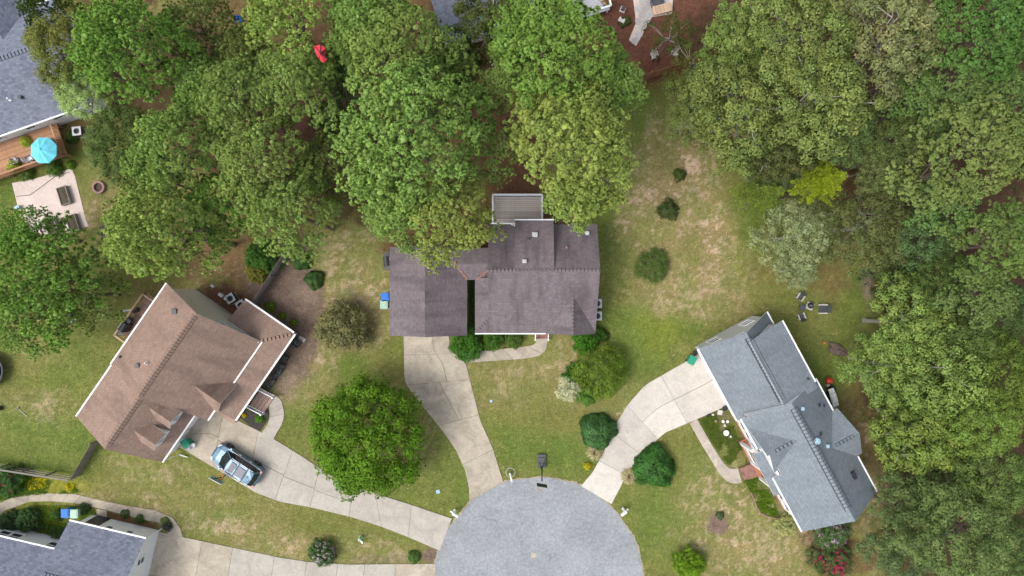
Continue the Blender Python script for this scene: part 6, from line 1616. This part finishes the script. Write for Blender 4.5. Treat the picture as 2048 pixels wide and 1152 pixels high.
def gasgrill(px, py, ang, label, body='steel', lid='steel', sc=1.0, z=0.0):
    c = P(px, py, z + .95); r = thing('gas_grill', (c.x, c.y, z), label, 'grill', None, ang)
    m = MB(); m.box((0,0,.38), (.38*sc,0,0), (0,.26*sc,0), (0,0,.34)); m.build('cabinet', M['black'], r, world=False)
    for s in (-1,1): m = MB(); m.box((.60*sc*s,0,.86), (.20*sc,0,0), (0,.25*sc,0), (0,0,.02)); m.build('side_shelf', M[body], r, world=False)
    m = MB(); n = 8; pr = [Vector((0, -.27*sc, 0)), Vector((0, .27*sc, 0))] + [Vector((0, .27*sc*math.cos(math.pi*k/n), .08 + .24*math.sin(math.pi*k/n))) for k in range(n+1)]
    a = [p + Vector((-.40*sc,0,.84)) for p in pr]; b = [p + Vector((.40*sc,0,.84)) for p in pr]
    for k in range(len(pr)): l = (k+1) % len(pr); m.poly([a[k],b[k],b[l],a[l]])
    m.poly(a); m.poly(b[::-1]); m.build('lid', M[lid], r, world=False)
    m = MB(); m.tube([(-.3*sc,-.30*sc,1.0),(.3*sc,-.30*sc,1.0)], .018, 6); m.build('handle', M['steel'], r, world=False)
    for sx in (-.3,.3):
        m = MB(); m.tube([(sx*sc,-.22,.07),(sx*sc,-.16,.07)], .07, 10); m.build('wheel', M['rubber'], r, world=False)
gasgrill(1668,795,math.radians(107-180),'stainless steel gas grill behind the grey-blue house')
m = MB(); c = P(1662,778,.3); m.lathe([(.30,-.3),(.34,.1),(.28,.35),(.12,.48),(0,.5)], c, 12); tag(m.build('covered_smoker', M['black'], None, True), 'black covered smoker at the top end of the steel gas grill', 'smoker')
m = MB(); c = P(1667,814,.2); m.lathe([(.22,-.2),(.25,.2),(.27,.2),(.22,.1),(0,.1)], c, 12); tag(m.build('plant_pot', M['ltgrey'], None, True), 'pale pot in the corner below the steel gas grill', 'pot')
gasgrill(773,523,math.radians(96),'black covered gas grill against the left wall of the central garage','dkgrey','black', 1.0)
gasgrill(246,654,math.radians(235),'black gas grill on the small pinkish deck','dkgrey','black', 1.0, 1.05)
# ------------------------------------------------------------------ more small things
def round_cover(px, py, z, r0, hh, mat, name, label, cat):
    c = P(px, py, z + hh); m = MB(); r = thing(name, (c.x, c.y, z), label, cat)
    m.lathe([(0, hh), (r0*.96, hh), (r0, hh-.03), (r0, hh-.06), (r0*.2, hh-.07)][::-1], (0,0,0), 22); m.build('table_top', M[mat], r, world=False)
    m = MB(); m.lathe([(r0*.7,0),(r0*.7,.04),(.05,.07),(.05,hh-.07)], (0,0,0), 14); m.build('pedestal', M[mat], r, world=False)
round_cover(254,638,1.05,.31,.6,'dkgrey','round_table','grey round table on the pinkish deck between black grill and black tub','table')
m = MB(); c = P(269,620,1.5); m.lathe([(.22,-.45),(.27,0),(.24,0),(.22,-.12),(0,-.14)], c, 20); tag(m.build('plant_tub', M['black'], None, True), 'round black tub on the pinkish deck near its top end', 'tub')
m = MB(); m.bar(P(244,622,1.95), P(262,620,1.95), .14, .05); m.bar(P(245,623,2.0), P(258,621,2.0), .05, .03); tag(m.build('hanging_board', M['ltgrey']), 'pale weathered board lying across the rail of the pinkish deck', 'board')

def planter(px, py, ang, L_, W_, hh, label, grp='raised garden beds'):
    c = P(px, py, hh); r = thing('raised_bed', (c.x, c.y, 0), label, 'raised bed', grp, ang)
    for s in (-1,1):
        m = MB(); m.box((s*(W_/2), 0, hh/2), (.03,0,0), (0,L_/2+.03,0), (0,0,hh/2)); m.build('side_board', M['fence_grey'], r, world=False)
        m = MB(); m.box((0, s*(L_/2), hh/2), (W_/2-.03,0,0), (0,.03,0), (0,0,hh/2 - .004)); m.build('end_board', M['fence_grey'], r, world=False)
    m = MB(); m.box((0,0,hh*.42), (W_/2-.035,0,0), (0,L_/2-.035,0), (0,0,hh*.4)); m.build('soil', M['soil'], r, world=False)
    rng = np.random.RandomState(int(px)); n = 110; q = np.stack([.08 + .12*rng.randn(n)*.6, (rng.rand(n)-.5)*L_*.85, hh*.86 + .12*rng.rand(n)], -1); V, F = leaf_quads(q, unit(rng.randn(n,3)*.5 + [0,0,1]), .07, .5, rng)
    o = np_mesh('seedlings', V, F, M['leaf'], np.ones((len(V),3)), parent=r, kind='stuff'); o.color = (.10,.17,.03,1)
planter(126,391,.30,1.55,.80,.45,'raised bed with green seedlings at the middle of the gravel patio')
planter(144,446,.30,1.45,.80,.45,'raised bed half covered by pine branches at the lower gravel patio')
planter(102,452,.30,1.3,.80,.45,'raised bed nearly hidden by the thin pine left of the other beds')
planter(212,461,1.75,1.05,.9,.40,'square raised bed on the grass right of the gravel patio')
# brick fire ring
c = P(198,375,.1); r = thing('fire_ring', (c.x,c.y,0), 'round fire ring of pinkish blocks on the grass at upper left', 'fire ring'); src = None
for j in range(2):
    for k in range(14):
        a = 2*math.pi*(k + .5*j)/14
        if src is None: m = MB(); m.box((0,0,0), (.09,0,0), (0,.105,0), (0,0,.065)); src = m.build('block', M['redstone'], r, world=False); o = src
        else: o = inst(src, 'block', r, (0,0,0))
        o.location = (.47*math.cos(a), .47*math.sin(a), .07 + .135*j); o.rotation_euler = (0,0,a)
m = MB(); m.lathe([(.40,.0),(.40,.05),(0,.07)], (0,0,0), 18); m.build('ash_bed', M['soil'], r, world=False)
m = MB(); m.tube([P(196,374,0), P(140,336+8,.04), P(110,353,.04), P(85,372,.04), P(60,390,.04), P(32,393,.04)][1:], .025, 6); tag(m.build('garden_hose', M['dkgrey']), 'dark garden hose snaking across the pale gravel patio', 'hose')
m = MB(); c = P(36,415,.2); m.box(c, (.16,.1,0), (-.07,.11,0), (0,0,.14)); m.box(c + Vector((0,0,.16)), (.18,.11,0), (-.08,.12,0), (0,0,.02)); tag(m.build('storage_box', M['ltblue']), 'small pale box at the left rim of the gravel patio', 'box')

# red sheet and blue tarpaulin under the trees
def cloth(name, pts, z0, mat, label, cat, seed):
    rng = random.Random(seed); A, Bq, C, D_ = [P(*p, z0) for p in pts]; m = MB(); n = 8; g = [[None]*(n+1) for _ in range(n+1)]
    for i in range(n+1):
        for j in range(n+1):
            q = A.lerp(Bq, i/n).lerp(D_.lerp(C, i/n), j/n); q.z += rng.uniform(-.06,.10) + .12*math.sin(i*1.7+j); g[i][j] = q
    for i in range(n):
        for j in range(n): m.poly([g[i][j], g[i][j+1], g[i+1][j+1], g[i+1][j]])
    o = m.build(name, M[mat], None, True); md = o.modifiers.new('thickness', 'SOLIDIFY'); md.thickness = .012
    return tag(o, label, cat)
c = P(641,107,14.6); r = thing('fabric_sheet', tuple(c), 'bright red fabric sheet with dark ribs caught in the tree tops near the top', 'cloth')
fl_ = [(628,92),(641,89),(652,97),(650,112),(655,118),(647,126),(638,118),(631,106)]; ap = P(641,107,14.95); n = 8
for k in range(n):
    g = MB(); a_, b_ = P(*fl_[k],14.5 + .1*(k % 3)), P(*fl_[(k+1) % n],14.5 + .1*((k+1) % 3)); dn = Vector((0,0,.02))
    g.poly([ap, b_, a_]); g.poly([ap-dn, a_-dn, b_-dn]); g.build('panel', M['redcloth'], r)
for k in (0, 1, 2, 4, 6): m = MB(); m.tube([ap + Vector((0,0,.03)), P(*fl_[k],14.55 + .1*(k % 3))], .028, 5); m.build('rib', M['black'], r)
cloth('tarpaulin', [(467,33),(480,30),(486,44),(470,46)], .25, 'blue', 'small blue tarpaulin on bare ground at the top edge between pines', 'tarpaulin', 4)

# patio furniture on the flagstones
c = P(1325,17,.45); r = thing('garden_bench', (c.x,c.y,0), 'pale slatted wooden bench seat on the flagstones at the top edge', 'bench', None, .25)
for k in range(13): m = MB(); m.box((-.72+.12*k,0,.43), (.05,0,0), (0,.34,0), (0,0,.015)); m.build('slat', M['new_wood'], r, world=False)
for y in (-.34,.34): m = MB(); m.box((0,y,.42), (.80,0,0), (0,.035,0), (0,0,.035)); m.build('frame', M['new_wood'], r, world=False)
for x in (-.8,.8):
    m = MB(); m.box((x,0,.42), (.035,0,0), (0,.30,0), (0,0,.03)); m.build('end_rail', M['new_wood'], r, world=False)
    for y in (-.25,.25): m = MB(); m.box((x*.92,y,.2), (.035,0,0), (0,.035,0), (0,0,.2)); m.build('leg', M['new_wood'], r, world=False)
m = MB(); c = P(1314,3,.4); m.lathe([(.55,-.4),(.62,0),(.50,.05),(.45,-.15),(0,-.18)], c, 20); tag(m.build('fire_bowl', M['dkgrey'], None, True), 'dark round fire bowl on the flagstones above the slatted bench', 'fire bowl')
r = thing('garden_bench', tuple(P(1243,41)), 'small pale concrete bench in the red mulch left of the flagstone path', 'bench', None, 0)
m = MB(); m.bar(P(1237,38,.42), P(1249,44,.42), .30, .08); m.build('seat', M['stone'], r)
for q in ((1239,39),(1247,43)): m = MB(); a = P(*q); m.box(a + Vector((0,0,.19)), (.06,-.03,0), (.06,.1,0), (0,0,.19)); m.build('leg', M['stone'], r)
r = thing('lantern', tuple(P(1245,19)), 'dark square lantern with pale base in the red mulch at the top edge', 'lantern')
m = MB(); c = P(1245,20); m.box(c + Vector((0,0,.06)), (.22,-.1,0), (.1,.22,0), (0,0,.06)); m.build('base', M['stone'], r)
m = MB(); m.box(c + Vector((0,0,.32)), (.13,-.06,0), (.06,.13,0), (0,0,.2)); m.lathe([(.2,.52),(.06,.62),(0,.66)], c, 4); m.build('housing', M['dkgrey'], r)
for i, (x, y, a, lb) in enumerate(((1309,110,.3,'left of two pale garden chairs on the bark mulch above the orange fence'),(1350,105,-.4,'right of two pale garden chairs on the bark mulch, by the oak limb'))):
    chair(x, y, 0, a, lb, 'stone', 'stone', .85)
r = thing('flower_box', tuple(P(1213,5,.9)), 'box of orange and red flowers on the white railed porch at the top edge', 'flower box')
m = MB(); c = P(1213,5,.95); m.box(c, (.35,.1,0), (-.06,.2,0), (0,0,.2)); m.build('box', M['stone'], r)
rng = np.random.RandomState(8); q = rng.randn(160,3)*[.26,.2,.08] + np.array([c.x,c.y,c.z+.3]) - np.array(tuple(r.location)); V, F = leaf_quads(q, unit(rng.randn(160,3)*.5+[0,0,1]), .12, .7, rng); C = np.where(rng.rand(160,1) < .5, np.array([[.6,.06,.02]]), np.array([[.07,.2,.02]])); np_mesh('blossom', V, F, M['petal'], np.repeat(C,4,0), parent=r, kind='stuff')

# ring, rake, trampoline
m = MB(); c = P(144,635,.12); r = thing('inflatable_ring', tuple(P(144,635)), 'pale blue inflatable ring on the lawn left of the pinkish deck', 'ring'); m.ring(c, .36, .095, 28, 10); m.build('tube', M['ltblue'], r, True)
for a in (.3, 2.4, 4.5): m = MB(); m.ring(c + Vector((.36*math.cos(a), .36*math.sin(a), 0)), .098, .02, 12, 5, 0, Matrix.Rotation(a, 3, 'Z') @ Matrix.Rotation(math.pi/2, 3, 'X')); m.build('band', M['white'], r)
r = thing('rake', tuple(P(44,825)), 'long handled tool with black head lying on the left lawn', 'garden tool')
m = MB(); m.tube([P(37,818,.05), P(54,833,.05)], .018, 6); m.build('handle', M['ltgrey'], r); m = MB(); m.bar(P(33,818,.05), P(38,815,.05), .12, .05); m.build('head', M['black'], r)
r = thing('trampoline', tuple(P(-28,742)), 'black round trampoline just cut by the left edge', 'trampoline'); c = P(-28,742,.8)
m = MB(); m.ring(c, 1.45, .09, 36, 8); m.build('frame', M['dkgrey'], r); m = MB(); m.lathe([(0,.0),(1.36,.0)][::-1], c, 36); m.build('mat', M['black'], r)
for k in range(6): a = math.pi/3*k; m = MB(); m.bar((c.x+1.4*math.cos(a),c.y+1.4*math.sin(a),0), (c.x+1.4*math.cos(a),c.y+1.4*math.sin(a),.78), .05, .05); m.build('leg', M['grey'], r)
m = MB(); c = P(-2,817,.2); m.lathe([(.2,-.2),(.24,.15),(.1,.25),(0,.25)], c, 14); tag(m.build('black_bucket', M['black'], None, True), 'black bucket at the left edge below the trampoline', 'bucket')

# glossy dark planters in front of the porch
tubs = [(591,686,.34,.30,'largest dark box planter with silvery foliage, at the outer corner of the porch'),(569,717,.22,.2,'dark box planter with yellowish foliage, second from the porch corner'),
        (562,733,.25,.22,'third dark box planter from the porch corner'),(558,744,.2,.16,'fourth dark box planter, slatted lid, along the porch'),(549,751,.23,.2,'fifth dark box planter along the porch'),(544,763,.22,.2,'sixth dark box planter, with a pale clump'),(536,773,.22,.2,'last dark box planter next to the porch stair rail')]
for i, (px, py, a, b, lb) in enumerate(tubs):
    c = P(px, py, .45); r = thing('box_planter', (c.x,c.y,0), lb, 'planter', 'dark planters in front of the porch', math.radians(55)); hh = .42 + .05*(i % 2)
    for s in (-1,1):
        m = MB(); m.box((s*a,0,hh/2), (.025,0,0), (0,b+.025,0), (0,0,hh/2)); m.build('side', M['dkgrey'], r, world=False)
        m = MB(); m.box((0,s*b,hh/2), (a-.025,0,0), (0,.025,0), (0,0,hh/2-.004)); m.build('end', M['black'], r, world=False)
    m = MB(); m.box((0,0,hh*.35), (a-.03,0,0), (0,b-.03,0), (0,0,hh*.35)); m.build('soil', M['mulchd'], r, world=False)
    rng = np.random.RandomState(i+40); n = 70; q = rng.randn(n,3)*[a*.55,b*.55,.05] + [0,0,hh]; V, F = leaf_quads(q, unit(rng.randn(n,3)*.5+[0,0,1]), .11, .45, rng)
    C = np.where(rng.rand(n,1) < .22, np.array([[.28,.32,.08]]), np.array([[.20,.24,.27]])) * (.4 + .9*rng.rand(n,1)); np_mesh('foliage', V, F, M['gloss_leaf'], np.repeat(C,4,0), parent=r, kind='stuff')
m = MB(); c = P(604,678,.03); m.box(c, (.28,-.17,0), (.09,.15,0), (0,0,.03)); tag(m.build('splash_block', M['stone']), 'pale splash block under the downspout at the porch corner', 'splash block')

# stones and ornaments in the weedy front bed
for i, (px, py, rx, lb, mt_) in enumerate(((1440,825,.30,'largest square grey paver in the weedy bed near the white gutter','stone'),(1446,843,.15,'left of two small square pavers in the weedy bed','wstone'),(1455,843,.14,'right of two small square pavers in the weedy bed','wstone'),
        (1449,851,.17,'triangular pale stone in the weedy bed','stone'),(1431,842,.12,'pinkish stone nearest the left side of the weedy bed','redstone'),(1425,829,.11,'pale pebble clump beside the driveway end of the weedy bed','stone'))):
    c = P(px, py, .05); n = 4 if i < 3 else (3 if i == 3 else 6); m = MB(); a0 = .6 + i
    m.prism([(c.x + rx*math.cos(a0 + 2*math.pi*k/n), c.y + rx*math.sin(a0 + 2*math.pi*k/n)) for k in range(n)], -.02, .09 + .02*i); tag(m.build('paving_stone' if i < 3 else 'stone', M[mt_]), lb, 'stone')
c = P(1452,866,.4); r = thing('bird_bath', (c.x,c.y,0), 'white oval bird bath in the weedy bed before the white wall', 'bird bath')
m = MB(); m.lathe([(.12,0),(.12,.05),(.06,.1),(.06,.36),(.14,.40),(.25,.46),(.23,.46),(.12,.42),(0,.41)], (0,0,0), 20); m.build('basin', M['wstone'], r, True, world=False)
m = MB(); m.lathe([(.14,-.02),(.14,.035)], (0,0,0), 12); m.build('foot', M['wstone'], r, world=False)
m = MB(); c = P(1461,873,.05); m.lathe([(.10,-.05),(.12,.05),(.06,.12),(0,.13)], c, 9); tag(m.build('stone', M['wstone'], None, True), 'small round white stone right of the bird bath', 'stone')
for px, py, rr, lb in ((1450,817,.22,'black plant pot under the gutter beside the square grey paver'),(1417,832,.13,'small black pot at the driveway side of the weedy bed'),(1392,705,.22,'black pot at the corner where driveway meets the white garage')):
    m = MB(); c = P(px, py, .3); m.lathe([(rr*.75,-.3),(rr,0),(rr*.85,0),(rr*.8,-.08),(0,-.1)], c, 16); tag(m.build('plant_pot', M['black'], None, True), lb, 'pot')
# edging of the lower bed
pts = [(1490,966),(1498,980),(1506,995),(1512,1012),(1520,1026),(1535,1033),(1552,1036)]
r = thing('bed_edging', tuple(P(1506,995)), 'row of pale edging blocks round the bed below the brick steps', 'edging'); src = None
Lc = [tuple(P(*p).xy) for p in pts]; LL = arclen(Lc)
for i in range(26):
    q = at(Lc, LL, (i+.5)/26); q2 = at(Lc, LL, min(1,(i+.8)/26)); a = math.atan2(q2[1]-q[1], q2[0]-q[0])
    if src is None: m = MB(); m.box((0,0,.06), (.075,0,0), (0,.05,0), (0,0,.06)); src = m.build('block', M['redstone'], r, world=False); o = src
    else: o = inst(src, 'block', r, (0,0,0))
    o.location = Vector((q[0],q[1],0)) - Vector(r.location); o.rotation_euler = (0,0,a)
# stump / log and the orange toy
r = thing('log_pile', tuple(P(1677,700)), 'dark weathered log lying at the lawn edge below the yellow-green oaks', 'log')
rl = random.Random(9)
for k in range(6):
    o_ = Vector((0, .16*(k-2.5), 0)); m = MB(); a, b = P(1660+rl.uniform(-3,3),694,.12), P(1694+rl.uniform(-6,4),706,.12); m.tube([a + o_*.9, (a+b)/2 + o_*1.1 + Vector((0,0,.05)), b + o_*.5], [.10,.12,.07], 7); m.build('log', M['bark'], r)
m = MB(); c = P(1649,686,.08); m.lathe([(.10,-.06),(.13,.0),(.08,.08),(0,.08)], c, 12); tag(m.build('toy', M['orange'], None, True), 'small orange toy on the lawn above the dark log', 'toy')
r = thing('dark_mulch_bed', tuple(P(515,832)), 'crescent of dark mulch between the porch steps and the driveway', 'flower bed')
m = MB(); m.prism([tuple(P(*p).xy) for p in [(478,833),(490,815),(505,803),(518,801),(533,812),(538,824),(536,840),(524,857),(519,863),(500,852)]], -.05, .03); m.build('mulch', M['mulchd'], r)
# sticks and bits fallen on the lawns
rl = random.Random(21); m = MB()
for k in range(420):
    px, py = rl.choice(((rl.gauss(1350,60), rl.gauss(330,90)), (rl.gauss(720,40), rl.gauss(560,70)), (rl.gauss(1430,50), rl.gauss(480,60)), (rl.gauss(400,130), rl.gauss(1010,22)), (rl.gauss(880,60), rl.gauss(930,50))))
    c = P(px, py, .02); a = rl.uniform(0,6.28); d = Vector((math.cos(a), math.sin(a), 0))*rl.uniform(.05,.16); s = Vector((-d.y,d.x,0)).normalized()*rl.uniform(.012,.03)
    m.poly([c-d, c+s, c+d+Vector((0,0,.02)), c-s])
tag(m.build('fallen_twigs', M['new_wood'], None, kind='stuff'), 'pale twigs and dead leaves scattered over the lawns', 'twigs')
